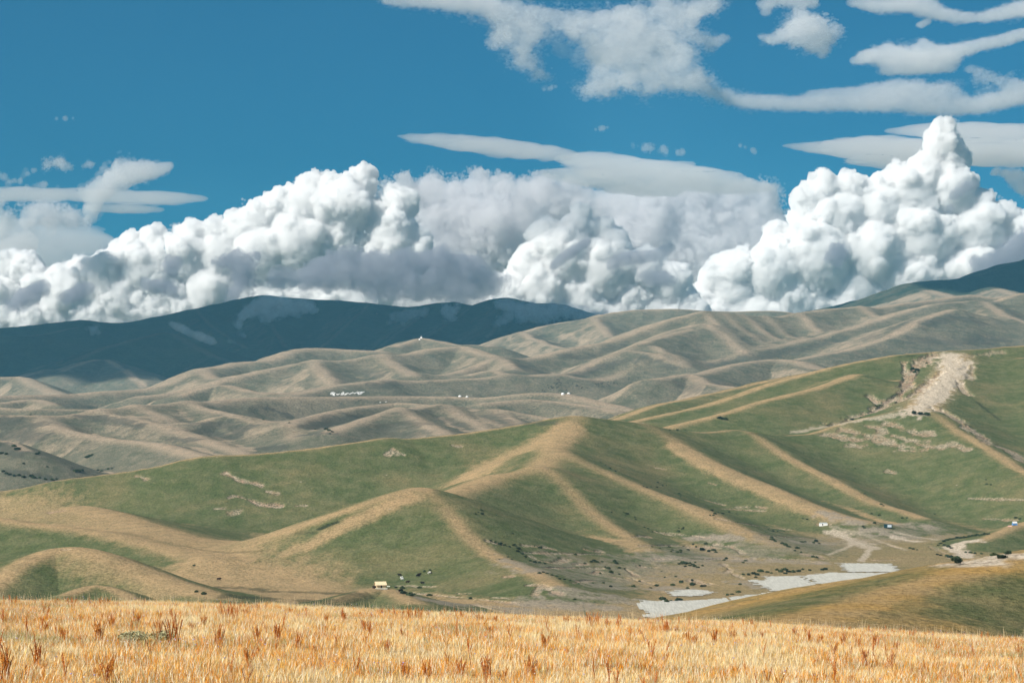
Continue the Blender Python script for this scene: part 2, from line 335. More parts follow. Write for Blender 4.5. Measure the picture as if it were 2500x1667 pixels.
for a, w in ((((1750,500),(1900,450),(2050,480)), 30), (((1650,600),(1900,620),(2200,600)), 30), (((1350,560),(1400,590)), 24), (((1520,530),(1600,480)), 18), (((400,760),(700,700),(900,660)), 26), (((150,880),(250,920)), 20), (((30,750),(80,780)), 16), (((800,680),(1000,650),(1180,600)), 20)):
    S('scrub', w, cC(*a), .6)

# greener and drier ground
S('green', 75, [(1900,1040),(2100,1090),(2280,1120),(2420,1190)]); S('green', 60, [(2100,1150),(2250,1200),(2400,1230)]); S('green', 45, [(2470,1000),(2460,1080)])
S('tan', 9, [(1000,1216),(940,1240),(860,1275),(780,1320),(700,1350)]); S('tan', 45, [(-20,1245),(150,1258),(330,1290),(520,1330),(580,1345)], .75)
S('tan', 45, [(480,1405),(600,1405),(680,1420)]); S('tan', 30, [(580,1345),(550,1370),(580,1410)]); S('tan', 22, [(1380,1050),(1300,1090),(1200,1130),(1120,1180)], .9)
S('tan', 12, [(1650,1090),(1760,1150),(1900,1210),(2030,1262)], .8); S('tan', 22, [(200,1345),(330,1400),(420,1440)], .7); S('green', 60, [(120,1390),(230,1400),(280,1440)])
S('green', 50, [(900,1290),(1000,1290),(1060,1340),(880,1350),(760,1370),(840,1400),(1050,1410)]); S('green', 30, [(1180,1230),(1250,1290),(1330,1330)]); S('green', 26, [(1880,1490),(2050,1455),(2250,1420)], .8); S('green', 24, [(2420,1500),(2500,1450)], .9); S('grey', 45, [(1420,1410),(1600,1390),(1800,1350)], .5); S('grey', 40, [(1900,1330),(2100,1320),(2250,1300)], .45)
S('green', 60, [(100,1200),(300,1200),(600,1180),(900,1140),(1100,1110)], .9); S('green', 60, [(400,1230),(600,1270),(800,1220)], .8)

def stroke_masks(X, Y, near):
    names = ('bare', 'gravel', 'dark', 'scrub', 'grey', 'green', 'tan')
    out = {k: np.zeros(X.shape, np.float32) for k in names}
    lo, hi = Y.min(), Y.max()
    nz1 = fbm2(X/9, Y/14, 3) if near else fbm2(X/22, Y/30, 3)
    nz2 = fbm2(X/40+3, Y/55, 3)
    for kind, s, w, pts in SCAR:
        if kind not in out: continue
        W = []
        for (ax, ay), (bx, by) in zip(pts[:-1], pts[1:]):
            n = max(2, int(math.hypot(bx-ax, by-ay)/6))
            for t in np.linspace(0, 1, n, endpoint=False): W.append(hit(ax+(bx-ax)*t, ay+(by-ay)*t)[:2])
        W.append(hit(*pts[-1])[:2]); W = np.array(W)
        if W[:, 1].max() < lo-50 or W[:, 1].min() > hi+50: continue
        if kind == 'bare': w = w*(.88 if W[:, 1].mean() < 2650 else 1.25)
        r = w*3+10
        j0 = np.searchsorted(Y[:, 0], W[:, 1].min()-r); j1 = np.searchsorted(Y[:, 0], W[:, 1].max()+r)
        if j1 <= j0: continue
        umin = (W[:, 0].min()-r)/max(W[:, 1].min()-r, 50); umax = (W[:, 0].max()+r)/max(W[:, 1].min()-r, 50)
        if W[:, 0].min()-r > 0: umin = (W[:, 0].min()-r)/(W[:, 1].max()+r)
        if W[:, 0].max()+r < 0: umax = (W[:, 0].max()+r)/(W[:, 1].max()+r)
        i0 = int(np.clip((umin+UMAX)/(2*UMAX)*(NC-1), 0, NC-1)); i1 = int(np.clip((umax+UMAX)/(2*UMAX)*(NC-1)+2, 1, NC))
        if i1 <= i0: continue
        xx = X[j0:j1, i0:i1]; yy = Y[j0:j1, i0:i1]
        dist = np.full(xx.shape, 1e9, np.float32)
        for a, b in zip(W[:-1], W[1:]):
            d = b-a; L2 = d@d+1e-6
            if L2 > 160**2: continue       # a jump over a crest: not one mark
            t = np.clip(((xx-a[0])*d[0]+(yy-a[1])*d[1])/L2, 0, 1)
            dist = np.minimum(dist, np.hypot(xx-a[0]-t*d[0], (yy-a[1]-t*d[1])*.75))
        wob = nz1[j0:j1, i0:i1]*.9+nz2[j0:j1, i0:i1]*.5
        if kind in ('green', 'tan'): lo_, hi_, nf = .15, 1.7, .5
        else: lo_, hi_, nf = .5, 1.25, 1.0
        wob = wob*nf
        v = 1-sstep(lo_, hi_, dist/w+wob*(1.3 if w > 4 else 1.0)+(.35 if kind == 'bare' else 0)*nz2[j0:j1, i0:i1]*3)
        cur = out[kind][j0:j1, i0:i1]
        out[kind][j0:j1, i0:i1] = np.maximum(cur, v*s)
    return out

def grid_mesh(name, X, Y, Z, mat, attrs):
    nr, nc = X.shape
    co = np.stack([X, Y, Z], -1).reshape(-1, 3).astype(np.float32)
    i = np.arange(nr*nc, dtype=np.int32).reshape(nr, nc)
    f = np.stack([i[:-1, :-1], i[:-1, 1:], i[1:, 1:], i[1:, :-1]], -1).reshape(-1, 4)
    me = bpy.data.meshes.new(name)
    me.vertices.add(len(co)); me.vertices.foreach_set('co', co.ravel())
    me.loops.add(f.size); me.loops.foreach_set('vertex_index', f.ravel())
    me.polygons.add(len(f)); me.polygons.foreach_set('loop_start', np.arange(0, f.size, 4, dtype=np.int32))
    me.polygons.foreach_set('use_smooth', np.ones(len(f), bool))
    me.update()
    for k, v in attrs.items():
        a = me.attributes.new(k, 'FLOAT', 'POINT'); a.data.foreach_set('value', v.ravel().astype(np.float32))
    me.materials.append(mat)
    o = bpy.data.objects.new(name, me); col.objects.link(o)
    return o

# ------------------------------------------------------------------ node helpers
class NT:
    def __init__(s, m): s.t = m.node_tree; s.n = s.t.nodes; s.l = s.t.links
    def node(s, typ, **kw):
        n = s.n.new(typ)
        for k, v in kw.items():
            if k.startswith('i_'):
                key = k[2:].replace('_', ' ')
                n.inputs[key].default_value = v
            else: setattr(n, k, v)
        return n
    def link(s, a, b): s.l.new(a, b)
    def sock(s, v, inp):
        if isinstance(v, bpy.types.NodeSocket): s.link(v, inp)
        else: inp.default_value = v
    def math(s, op, a, b=0.0, c=None, clamp=False):
        n = s.n.new('ShaderNodeMath'); n.operation = op; n.use_clamp = clamp
        s.sock(a, n.inputs[0]); s.sock(b, n.inputs[1])
        if c is not None: s.sock(c, n.inputs[2])
        return n.outputs[0]
    def mix(s, f, a, b, blend='MIX'):
        n = s.n.new('ShaderNodeMix'); n.data_type = 'RGBA'; n.blend_type = blend
        s.sock(f, n.inputs[0])
        for v, i in ((a, 6), (b, 7)):
            if isinstance(v, bpy.types.NodeSocket): s.link(v, n.inputs[i])
            else: n.inputs[i].default_value = (*v, 1) if len(v) == 3 else v
        return n.outputs[2]
    def noise(s, vec, scale, detail=4, rough=.55, dim='3D', out='Fac'):
        n = s.n.new('ShaderNodeTexNoise'); n.noise_dimensions = dim
        if vec is not None: s.link(vec, n.inputs['Vector'])
        n.inputs['Scale'].default_value = scale; n.inputs['Detail'].default_value = detail; n.inputs['Roughness'].default_value = rough
        return n.outputs[out]
    def ramp(s, v, a, b, lo=0.0, hi=1.0, smooth=True):
        n = s.n.new('ShaderNodeMapRange'); n.interpolation_type = 'SMOOTHSTEP' if smooth else 'LINEAR'
        s.sock(v, n.inputs['Value']); n.inputs['From Min'].default_value = a; n.inputs['From Max'].default_value = b
        n.inputs['To Min'].default_value = lo; n.inputs['To Max'].default_value = hi
        return n.outputs['Result']
def new_mat(name):
    m = bpy.data.materials.new(name); m.use_nodes = True; m.node_tree.nodes.clear()
    t = NT(m); out = t.node('ShaderNodeOutputMaterial')
    return m, t, out
def simple_mat(name, color, rough=.8, var=.15, scale=3.0):
    m, t, out = new_mat(name)
    tc = t.node('ShaderNodeTexCoord').outputs['Object']
    n = t.noise(tc, scale, 3)
    c = t.mix(t.ramp(n, .3, .7), [v*(1-var) for v in color], [min(1, v*(1+var)) for v in color])
    b = t.node('ShaderNodeBsdfPrincipled', i_Roughness=rough)
    b.inputs['Specular IOR Level'].default_value = .25
    t.link(c, b.inputs['Base Color']); t.link(b.outputs[0], out.inputs[0])
    return m

def land_material(name, pal0, pal1, scale):
    """Grass over soil: dry crests, greener flanks, bare earth, gravel and scrub from the mesh's masks."""
    m, t, out = new_mat(name)
    pos = t.node('ShaderNodeNewGeometry').outputs['Position']
    def attr(k): return t.node('ShaderNodeAttribute', attribute_name=k).outputs['Fac']
    big = t.noise(pos, .012/scale, 5, .6); mid = t.noise(pos, .07/scale, 6, .65); fine = t.noise(pos, .5/scale, 6, .75)
    st = t.node('ShaderNodeMapping'); st.inputs['Scale'].default_value = (.05/scale, .05/scale, .2/scale); t.link(pos, st.inputs['Vector'])
    terr = t.noise(st.outputs[0], 1, 4, .6)
    zn = attr('zone'); green, green2, dry, dry2 = [t.mix(zn, a_, b_) for a_, b_ in zip(pal0, pal1)]
    g = t.mix(t.ramp(mid, .35, .65), green, green2)
    g = t.mix(t.ramp(big, .45, .75, 0, .45), g, dry2)
    d = t.mix(t.ramp(mid, .3, .7), dry, dry2); d = t.mix(t.math('MULTIPLY', attr('gold'), .75), d, t.mix(t.ramp(big, .4, .6), (.46, .27, .07), (.40, .27, .12)))
    dm = t.math('ADD', attr('dry'), t.math('MULTIPLY', t.math('SUBTRACT', mid, .5), .7))
    dm = t.math('ADD', dm, t.math('MULTIPLY', t.math('SUBTRACT', fine, .5), .8))
    dm = t.math('ADD', dm, t.math('MULTIPLY', t.math('SUBTRACT', terr, .5), .5))
    c = t.mix(t.ramp(dm, .0, 1.0), g, d)
    scr = t.math('ADD', attr('scrub'), t.math('MULTIPLY', t.math('SUBTRACT', fine, .5), .9))
    c = t.mix(t.ramp(scr, .05, 1.05, 0, .75), c, (.066, .070, .058))
    c = t.mix(t.math('MULTIPLY', attr('grey'), t.ramp(mid, .3, .55)), c, (.33, .275, .205))
    c = t.mix(attr('dark'), c, (.035, .045, .022))
    bm = t.math('MULTIPLY', attr('bare'), t.ramp(fine, .38, .56))
    c = t.mix(bm, c, t.mix(t.ramp(mid, .4, .62), (.50, .395, .29), (.38, .25, .165)))
    c = t.mix(t.math('MULTIPLY', attr('gravel'), t.ramp(fine, .2, .42)), c, t.mix(t.ramp(fine, .35, .65), (.47, .38, .28), (.63, .53, .40)))
    c = t.mix(t.ramp(fine, .33, .62, .50, 0), c, (.0, .0, .0))
    vv = t.node('ShaderNodeTexVoronoi', feature='F1'); t.link(pos, vv.inputs['Vector']); vv.inputs['Scale'].default_value = .035/scale
    speck = t.math('MULTIPLY', t.ramp(vv.outputs['Distance'], .02, .055, 1, 0), t.ramp(big, .48, .56))
    c = t.mix(t.math('MULTIPLY', speck, .7), c, (.42, .36, .28))
    b = t.node('ShaderNodeBsdfPrincipled', i_Roughness=.95)
    b.inputs['Specular IOR Level'].default_value = .08
    bp = t.node('ShaderNodeBump'); bp.inputs['Strength'].default_value = .8; bp.inputs['Distance'].default_value = 1.1*scale
    h = t.math('ADD', t.math('MULTIPLY', fine, 1.0), t.math('MULTIPLY', mid, 2.2))
    h = t.math('SUBTRACT', h, t.math('MULTIPLY', attr('bare'), .6))
    t.link(h, bp.inputs['Height']); t.link(bp.outputs[0], b.inputs['Normal'])
    t.link(c, b.inputs['Base Color']); t.link(b.outputs[0], out.inputs[0])
    return m

GREENS = ((.088, .112, .042), (.140, .148, .066), (.47, .32, .165), (.32, .235, .12))
BROWNS = ((.110, .116, .078), (.165, .155, .108), (.46, .345, .235), (.31, .25, .175))
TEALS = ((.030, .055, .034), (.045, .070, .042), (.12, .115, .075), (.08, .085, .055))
mat_near = land_material('hill_grass', GREENS, BROWNS, 1.0)
mat_mid = land_material('brown_hill_grass', GREENS, BROWNS, 2.2)
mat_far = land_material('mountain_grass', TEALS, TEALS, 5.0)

HILLS = {}
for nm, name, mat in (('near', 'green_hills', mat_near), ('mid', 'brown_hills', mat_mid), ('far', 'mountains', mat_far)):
    X, Y, H, CR = GR[nm]
    dzdu = np.gradient(H, axis=1)/(np.gradient(X, axis=1)+1e-6)
    dzdy = np.gradient(H, axis=0)/(np.gradient(Y, axis=0)+1e-6)-(X/Y)*dzdu
    dzdx = dzdu
    steep = np.hypot(dzdx, dzdy)
    lo_a, hi_a = (.22, .48) if nm == 'near' else (.10, .40)
    green = sstep(.05, .17, steep)*(1-.85*sstep(lo_a, hi_a, dzdx-.3*np.clip(dzdy, 0, 1)))
    green *= 1-.85*sstep(.05, .25, -dzdy)
    dry = 1-green
    dry = np.clip(np.maximum(dry, CR*1.15), 0, 1)
    if nm == 'near':
        valley = sstep(14, 3, H-floor_height(X, Y))*sstep(900, 1500, Y)
        dry = dry*(1-.45*valley*sstep(-200, 300, X))
    if nm == 'near':
        dry = np.maximum(dry, .66*sstep(1100, 950, Y))
    if nm == 'mid': dry = .10+.78*dry
    masks = stroke_masks(X, Y, nm == 'near')
    PX = X/Y*F+HX; big = sstep(1380, 1520, PX)*sstep(3850, 3650, Y)
    masks['gold'] = sstep(1100, 950, Y); masks['zone'] = sstep(2620, 2800, Y)*(1-big)
    gm = masks.pop('green'); tm = masks.pop('tan')
    dry = np.clip(dry*(1-.9*gm*(1-CR))+tm*.9, 0, 1)
    if nm == 'near':
        H = H-masks['bare']*(.8+2.6*sstep(2650, 2850, Y))-masks['dark']*.5-masks['gravel']*1.6*sstep(2650, 2850, Y)*(.6+fbm2(X/12, Y/25, 3))
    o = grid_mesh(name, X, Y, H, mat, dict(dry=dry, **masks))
    tag(o, kind='structure')
    HILLS[nm] = o

# land that carries on past the view on every side, down to the horizon
def plain(name, mat):
    n = 64
    bm = bmesh.new()
    vs = []
    for r in (0, 90, 400, 3000, 12000, 40000, 90000):
        ring = []
        for a in range(n):
            th = 2*math.pi*a/n
            z = {0: -2.4, 90: -9, 400: -128, 3000: -135, 12000: -140, 40000: -160, 90000: -200}[r]
            ring.append(bm.verts.new((r*math.cos(th), r*math.sin(th)-30 if r < 1000 else r*math.sin(th), z-6)))
            if r == 0: break
        vs.append(ring)
    for k in range(n): bm.faces.new((vs[0][0], vs[1][k], vs[1][(k+1) % n]))
    for a, b in zip(vs[1:-1], vs[2:]):
        for k in range(n): bm.faces.new((a[k], b[k], b[(k+1) % n], a[(k+1) % n]))
    me = bpy.data.meshes.new(name); bm.to_mesh(me); bm.free(); me.materials.append(mat)
    for p in me.polygons: p.use_smooth = True
    o = bpy.data.objects.new(name, me); col.objects.link(o); return tag(o, kind='structure')
plain('ground', mat_mid)

# ------------------------------------------------------------------ camera, light
cam = bpy.data.cameras.new('camera'); cam.sensor_width = 36; cam.lens = F/2500*36
cam.shift_y = (HY-833.5)/2500; cam.clip_start = .5; cam.clip_end = 200000
co = bpy.data.objects.new('camera', cam); col.objects.link(co); co.rotation_euler = (math.pi/2, 0, 0)
sc.camera = co
SUN = Vector((-.68, -.50, .72)).normalized()
el = math.asin(SUN.z)
sun = bpy.data.lights.new('sun', 'SUN'); sun.energy = 4.2; sun.angle = math.radians(.55); sun.color = (1, .955, .88)
so = bpy.data.objects.new('sun', sun); col.objects.link(so)
so.rotation_euler = SUN.to_track_quat('Z', 'Y').to_euler()
w = bpy.data.worlds.new('World'); sc.world = w; w.use_nodes = True
wt = NT(w); wt.n.clear(); wo = wt.node('ShaderNodeOutputWorld')
sky = wt.node('ShaderNodeTexSky', sky_type='NISHITA'); sky.sun_disc = False; sky.sun_elevation = el
sky.sun_rotation = math.atan2(SUN.x, SUN.y); sky.altitude = 3200; sky.air_density = 1.0; sky.dust_density = .3; sky.ozone_density = 2.0
bg = wt.node('ShaderNodeBackground', i_Strength=.055); wt.link(wt.mix(1.0, sky.outputs[0], (.045, .44, .575), 'MULTIPLY'), bg.inputs[0]); wt.link(bg.outputs[0], wo.inputs[0])
sc.view_settings.view_transform = 'Standard'; sc.view_settings.look = 'None'; sc.view_settings.exposure = .85; sc.view_settings.gamma = 1
cy = sc.cycles
cy.use_denoising = True
try: cy.denoiser = 'OPENIMAGEDENOISE'
except Exception: pass
cy.max_bounces = 24; cy.diffuse_bounces = 2; cy.transparent_max_bounces = 24; cy.volume_bounces = 24; cy.use_adaptive_sampling = True; cy.adaptive_threshold = .02

# ------------------------------------------------------------------ the air
def box_obj(name, x0, x1, y0, y1, z0, z1, mat):
    bm = bmesh.new(); bmesh.ops.create_cube(bm, size=1)
    for v in bm.verts: v.co = ((x0+x1)/2+v.co.x*(x1-x0), (y0+y1)/2+v.co.y*(y1-y0), (z0+z1)/2+v.co.z*(z1-z0))
    me = bpy.data.meshes.new(name); bm.to_mesh(me); bm.free(); me.materials.append(mat)
    o = bpy.data.objects.new(name, me); col.objects.link(o); return o
hm, ht, ho = new_mat('haze')
pv = ht.node('ShaderNodeVolumePrincipled'); pv.inputs['Color'].default_value = (.22, .60, .85, 1); pv.inputs['Density'].default_value = 2.6e-5
pv.inputs['Anisotropy'].default_value = .0
ht.link(pv.outputs[0], ho.inputs['Volume'])
tag(box_obj('haze', -8000, 8000, -600, 16200, -215, 1500, hm), kind='stuff')
# ------------------------------------------------------------------ the meadow we stand on
DC, CM = 66.0, 1.75
_ex = np.array([-3000, 0, 400, 750, 1200, 1500, 1800, 2200, 2500, 5500], float); _ey = np.array([1380, 1462, 1470, 1480, 1499, 1507, 1519, 1538, 1560, 1760], float)
def edge_slope(u): return (np.interp(u*F+HX, _ex, _ey)+9-HY)/F
def meadow_z(x, y):
    x = np.asarray(x, float); y = np.asarray(y, float)
    r = np.where(y <= DC, -y*edge_slope(x/np.maximum(y, 1))-CM*(1-y/DC)**2, -y*edge_slope(x/np.maximum(y, 1))-.006*(y-DC)**2)
    return r+fbm2(x/4.0, y/4.0, 3)*.15*np.clip(y/30, 0, 1)
def meadow_hit(px, py):
    d = np.linspace(14, DC, 900); u = (px-HX)/F
    pr = HY-meadow_z(u*d, d)/d*F
    i = int(np.argmax(pr <= py)); i = i if pr[i] <= py else len(d)-1
    return np.array([u*d[i], d[i], float(meadow_z(u*d[i], d[i]))])
mm, t, out = new_mat('meadow_soil')
pos = t.node('ShaderNodeNewGeometry').outputs['Position']
c = t.mix(t.ramp(t.noise(pos, 1.2, 5), .35, .65), (.52, .30, .11), (.36, .19, .06))
c = t.mix(t.ramp(t.noise(pos, 9, 4), .4, .7), c, (.60, .42, .20))
b = t.node('ShaderNodeBsdfPrincipled', i_Roughness=.95); b.inputs['Specular IOR Level'].default_value = .1
t.link(c, b.inputs['Base Color'])
bp = t.node('ShaderNodeBump'); bp.inputs['Distance'].default_value = .05; t.link(t.noise(pos, 14, 5), bp.inputs['Height']); t.link(bp.outputs[0], b.inputs['Normal'])
t.link(b.outputs[0], out.inputs[0])
dm_ = np.concatenate([np.linspace(2, 90, 120), np.linspace(92, 330, 60)]); um = np.linspace(-.5, .5, 260)
Ym = np.repeat(dm_[:, None], 260, 1); Xm = um[None, :]*Ym
o = grid_mesh('meadow', Xm.astype(np.float32), Ym.astype(np.float32), meadow_z(Xm, Ym).astype(np.float32), mm, {})
tag(o, kind='structure')

def strip_mat(name, trans=.35, rough=.75):
    m, t, out = new_mat(name)
    c = t.node('ShaderNodeVertexColor', layer_name='tint').outputs['Color']
    b = t.node('ShaderNodeBsdfPrincipled', i_Roughness=rough); b.inputs['Specular IOR Level'].default_value = .2
    tr = t.node('ShaderNodeBsdfTranslucent'); mx = t.node('ShaderNodeMixShader'); mx.inputs[0].default_value = trans
    t.link(c, b.inputs['Base Color']); t.link(c, tr.inputs['Color']); t.link(b.outputs[0], mx.inputs[1]); t.link(tr.outputs[0], mx.inputs[2]); t.link(mx.outputs[0], out.inputs[0])
    return m
def blades(name, base, h, w, lean, ang, tint, mat, tip=.0):
    """Blades of grass as bent ribbons: 5 vertices, a quad and a triangle and one more quad each."""
    n = len(h); face = ang+rng.uniform(-.9, .9, n)
    sx, sy = np.cos(face)*w/2, np.sin(face)*w/2
    lx, ly = np.cos(ang+1.57)*lean*h, np.sin(ang+1.57)*lean*h
    V = np.empty((n, 5, 3), np.float32)
    for k, (f, s, wd) in enumerate(((0, -1, 1), (0, 1, 1), (.55, 1, .8), (.55, -1, .8), (1, 0, 0))):
        bend = f**1.8
        V[:, k, 0] = base[:, 0]+s*sx*wd+lx*bend; V[:, k, 1] = base[:, 1]+s*sy*wd+ly*bend; V[:, k, 2] = base[:, 2]+h*f*(1-.15*bend*lean)
    i = (np.arange(n, dtype=np.int32)*5)[:, None]
    q_ = i+np.array([[0, 1, 2, 3]], np.int32); t3 = i+np.array([[3, 2, 4]], np.int32)
    loops = np.concatenate([q_, t3], 1).ravel()
    starts = (np.arange(n, dtype=np.int32)*7)[:, None]+np.array([[0, 4]], np.int32)
    me = bpy.data.meshes.new(name); me.vertices.add(n*5); me.vertices.foreach_set('co', V.ravel())
    me.loops.add(len(loops)); me.loops.foreach_set('vertex_index', loops.astype(np.int32))
    me.polygons.add(n*2); me.polygons.foreach_set('loop_start', starts.ravel().astype(np.int32)); me.update()
    ca = me.color_attributes.new('tint', 'FLOAT_COLOR', 'POINT')
    C = np.ones((n, 5, 4), np.float32); C[:, :, :3] = tint[:, None, :]
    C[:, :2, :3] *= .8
    ca.data.foreach_set('color', C.ravel()); me.materials.append(mat)
    o = bpy.data.objects.new(name, me); col.objects.link(o); return o
NB = 150000 if QUICK else 820000
r_ = rng.random(NB); dd = np.sqrt(15**2+(DC+7)**2*r_-15**2*r_); uu = rng.uniform(-.262, .262, NB)
bx, by = uu*dd, dd
pat = fbm2(bx/2.2, by/3.2, 3); pat2 = fbm2(bx/.7+9, by/1.0, 3); tall = fbm2(bx/1.1+3, by/1.6, 3)
h = (.06+.075*rng.random(NB)+.11*np.clip(tall+.1, 0, 1))*(1+.15*rng.normal(size=NB)).clip(.5, 1.6)
cols = np.array([(.95, .73, .38), (.93, .56, .14), (.88, .38, .035), (.64, .20, .02), (.44, .40, .16), (.95, .87, .66)])
sel = pat*1.9+pat2*1.1+rng.normal(size=NB)*.30+.1*np.clip((60-dd)/40, 0, 1)+(np.abs(uu)/.22)**3*.42
ci = np.digitize(sel, [-.14, .16, .50, .86]); ci = np.where(rng.random(NB) < .06, 4, ci); ci = np.where((rng.random(NB) < .26), 5, ci)
ci = np.array([0, 1, 2, 3, 3, 3])[ci] if False else ci
mapc = np.array([0, 1, 2, 3, 4, 5]); tint = cols[mapc[np.minimum(ci, 5)]]*rng.uniform(.8, 1.15, (NB, 1))
m_grass = strip_mat('dry_grass')
bz = meadow_z(bx, by)-.02
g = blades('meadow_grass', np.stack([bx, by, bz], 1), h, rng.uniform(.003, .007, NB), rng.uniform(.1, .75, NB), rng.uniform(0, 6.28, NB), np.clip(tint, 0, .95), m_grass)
tag(g, 'dry golden and orange meadow grass across the foreground', 'grass', kind='stuff')
# tall pale stalks standing over the grass
NS = 3000
dd = np.sqrt(20**2+((DC+5)**2-20**2)*rng.random(NS)**.7); uu = rng.uniform(-.26, .26, NS); bx, by = uu*dd, dd
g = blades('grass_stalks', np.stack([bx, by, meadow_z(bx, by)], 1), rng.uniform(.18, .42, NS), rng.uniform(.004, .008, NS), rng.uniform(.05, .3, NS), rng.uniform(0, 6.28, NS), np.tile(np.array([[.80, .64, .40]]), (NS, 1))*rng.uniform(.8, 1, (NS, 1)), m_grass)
tag(g, 'thin pale seed stalks rising over the meadow grass', 'grass', kind='stuff')
# flowers and pale seed heads: dots of blue-violet and white
def dots(name, n, size, colr, hh, label):
    dd = np.sqrt(17**2+(DC**2-17**2)*rng.random(n)); uu = rng.uniform(-.25, .25, n)
    cl = fbm2(uu*dd/3, dd/3, 2); k = cl > -.08; dd, uu = dd[k], uu[k]; n = len(dd)
    z = meadow_z(uu*dd, dd)+rng.uniform(*hh, n); V = []; Fc = []
    for i in range(n):
        c0 = np.array([uu[i]*dd[i], dd[i], z[i]]); b0 = len(V); s = size*rng.uniform(.6, 1.3)
        V.append(c0+(0, 0, .4*s))
        for a in range(6):
            rr = s*(1 if a % 2 else .6); V.append(c0+(rr*math.cos(a*1.047), rr*math.sin(a*1.047), .25*s*(a % 2)))
        V.append(c0-(0, 0, s*.9))
        for a in range(6): Fc.append((b0, b0+1+a, b0+1+(a+1) % 6)); Fc.append((b0+7, b0+1+(a+1) % 6, b0+1+a))
    me = bpy.data.meshes.new(name); me.from_pydata([tuple(v) for v in V], [], Fc); me.materials.append(simple_mat(name, colr, .8, .2, 8))
    o = bpy.data.objects.new(name, me); col.objects.link(o); tag(o, label, 'flowers', kind='stuff')
dots('violet_flowers', 900, .011, (.32, .28, .55), (.08, .2), 'tiny blue-violet flowers dotted through the dry grass')
dots('white_flowers', 600, .011, (.80, .76, .70), (.08, .2), 'tiny whitish flower heads dotted through the dry grass')

# rust-brown docks: stiff stems with rough seed spikes
def dock_mesh(seed, stems, hgt, spread):
    r0 = random.Random(seed); V = []; Fc = []; Cc = []
    def tri(a, b, c, colr):
        k = len(V); V.extend((a, b, c)); Fc.append((k, k+1, k+2)); Cc.extend([colr]*3)
    for s in range(stems):
        a = r0.uniform(0, 6.28); rd = spread*math.sqrt(r0.random()); x, y = rd*math.cos(a), rd*math.sin(a)
        hh = hgt*r0.uniform(.65, 1.05); tx, ty = r0.uniform(-.27, .27)*hh+.4*x, r0.uniform(-.25, .25)*hh
        def at(f): return Vector((x+tx*f*f, y+ty*f*f, hh*f))
        dark = r0.choice(((.50, .14, .025), (.60, .20, .035), (.30, .08, .02), (.66, .30, .06)))
        for k in range(5):
            p, q_ = at(k/5), at((k+1)/5); w_ = .005
            for dx, dy in ((w_, 0), (0, w_)):
                v = Vector((dx, dy, 0)); tri(p-v, p+v, q_+v*.8, dark); tri(p-v, q_+v*.8, q_-v*.8, dark)
        f0 = r0.uniform(.35, .5)
        for k in range(46):
            f = f0+(1-f0)*r0.random(); p = at(f); rr = .024*(1-.55*abs(f-.72)/.3)*r0.uniform(.6, 1.2); b_ = r0.uniform(0, 6.28)
            c0 = p+Vector((math.cos(b_), math.sin(b_), r0.uniform(-.2, .7)))*rr*.5
            u_ = Vector((r0.uniform(-1, 1), r0.uniform(-1, 1), r0.uniform(-.2, 1))).normalized()*rr*.7; v_ = Vector((r0.uniform(-1, 1), r0.uniform(-1, 1), r0.uniform(-1, 1))).normalized()*rr*.6
            sh_ = r0.uniform(.7, 1.4); tri(c0-v_, c0+v_, c0+u_, tuple(min(1, q*sh_) for q in dark))
    me = bpy.data.meshes.new('dock_plant'); me.from_pydata([tuple(v) for v in V], [], Fc)
    ca = me.color_attributes.new('tint', 'FLOAT_COLOR', 'POINT'); ca.data.foreach_set('color', [q for c in Cc for q in (*c, 1)])
    me.materials.append(m_dock); return me
m_dock = strip_mat('dock_seed', .12, .85)
big_docks = [dock_mesh(s, 34, .60, .30) for s in (1, 2, 3)]
med_docks = [dock_mesh(s, 17, .56, .10) for s in (4, 5, 6, 7)]
few_docks = [dock_mesh(s, 4, .50, .02) for s in (8, 9, 10, 11)]
def dock(px, py, kind, s=1.0, label=None, group=None):
    p = meadow_hit(px, py); me = random.choice(kind)
    o = bpy.data.objects.new('dock_plant', me); col.objects.link(o)
    o.location = p-np.array([0, 0, .03]); o.rotation_euler = (0, 0, random.uniform(0, 6.28)); s *= (.37+.12*min(1, max(0, (62-p[1])/28))); o.scale = (s, s, s*random.uniform(.9, 1.1))
    tag(o, label or 'clump of rust-brown dock stalks scattered in the golden meadow', 'plant', group or 'rust-brown dock clumps scattered over the meadow')
    return o
for (X, Y, s, lb) in ((450, 1075, 1.1, 'dense dark rust dock clump on the meadow edge, left one of the leftmost pair'), (670, 1078, 1.15, 'dense dark rust dock clump on the meadow edge, right one of the leftmost pair'),
                      (1470, 1165, 1.2, 'broad rust dock clump just below the meadow edge, left of the hut'), ):
    dock(*cD((X, Y))[0], big_docks, s, lb)
for (X, Y, s, lb) in ((560, 1165, 1.1, 'wide rust dock clump on the meadow edge, right of the hut'), (1690, 1215, 1.35, 'largest and reddest dock clump, on the meadow edge below the pale fields'), (2160, 1255, 1.0, 'compact rust dock clump right of the largest red one')):
    dock(*cE((X, Y))[0], big_docks, s, lb)
for X, Y, s in ((370, 1060, .8), (560, 1055, .8), (1110, 1330, 1.5), (640, 1310, 1.4), (720, 1220, 1), (880, 1205, 1), (1390, 1330, 1.2), (1640, 1310, 1), (1770, 1310, 1.2), (2080, 1190, .9), (2195, 1180, .9), (40, 1540, 1.4), (240, 1480, 1.1), (700, 1560, 1.2), (1300, 1205, .9),
                (400, 1300, 1), (300, 1255, .9), (1560, 1150, 1), (1850, 1130, 1), (1580, 1470, 1), (80, 1070, .8), (1200, 1070, .7), (1900, 1340, .8), (2300, 1150, .8), (1010, 1250, .8), (1230, 1235, .7)):
    dock(*cD((X, Y))[0], med_docks, s)
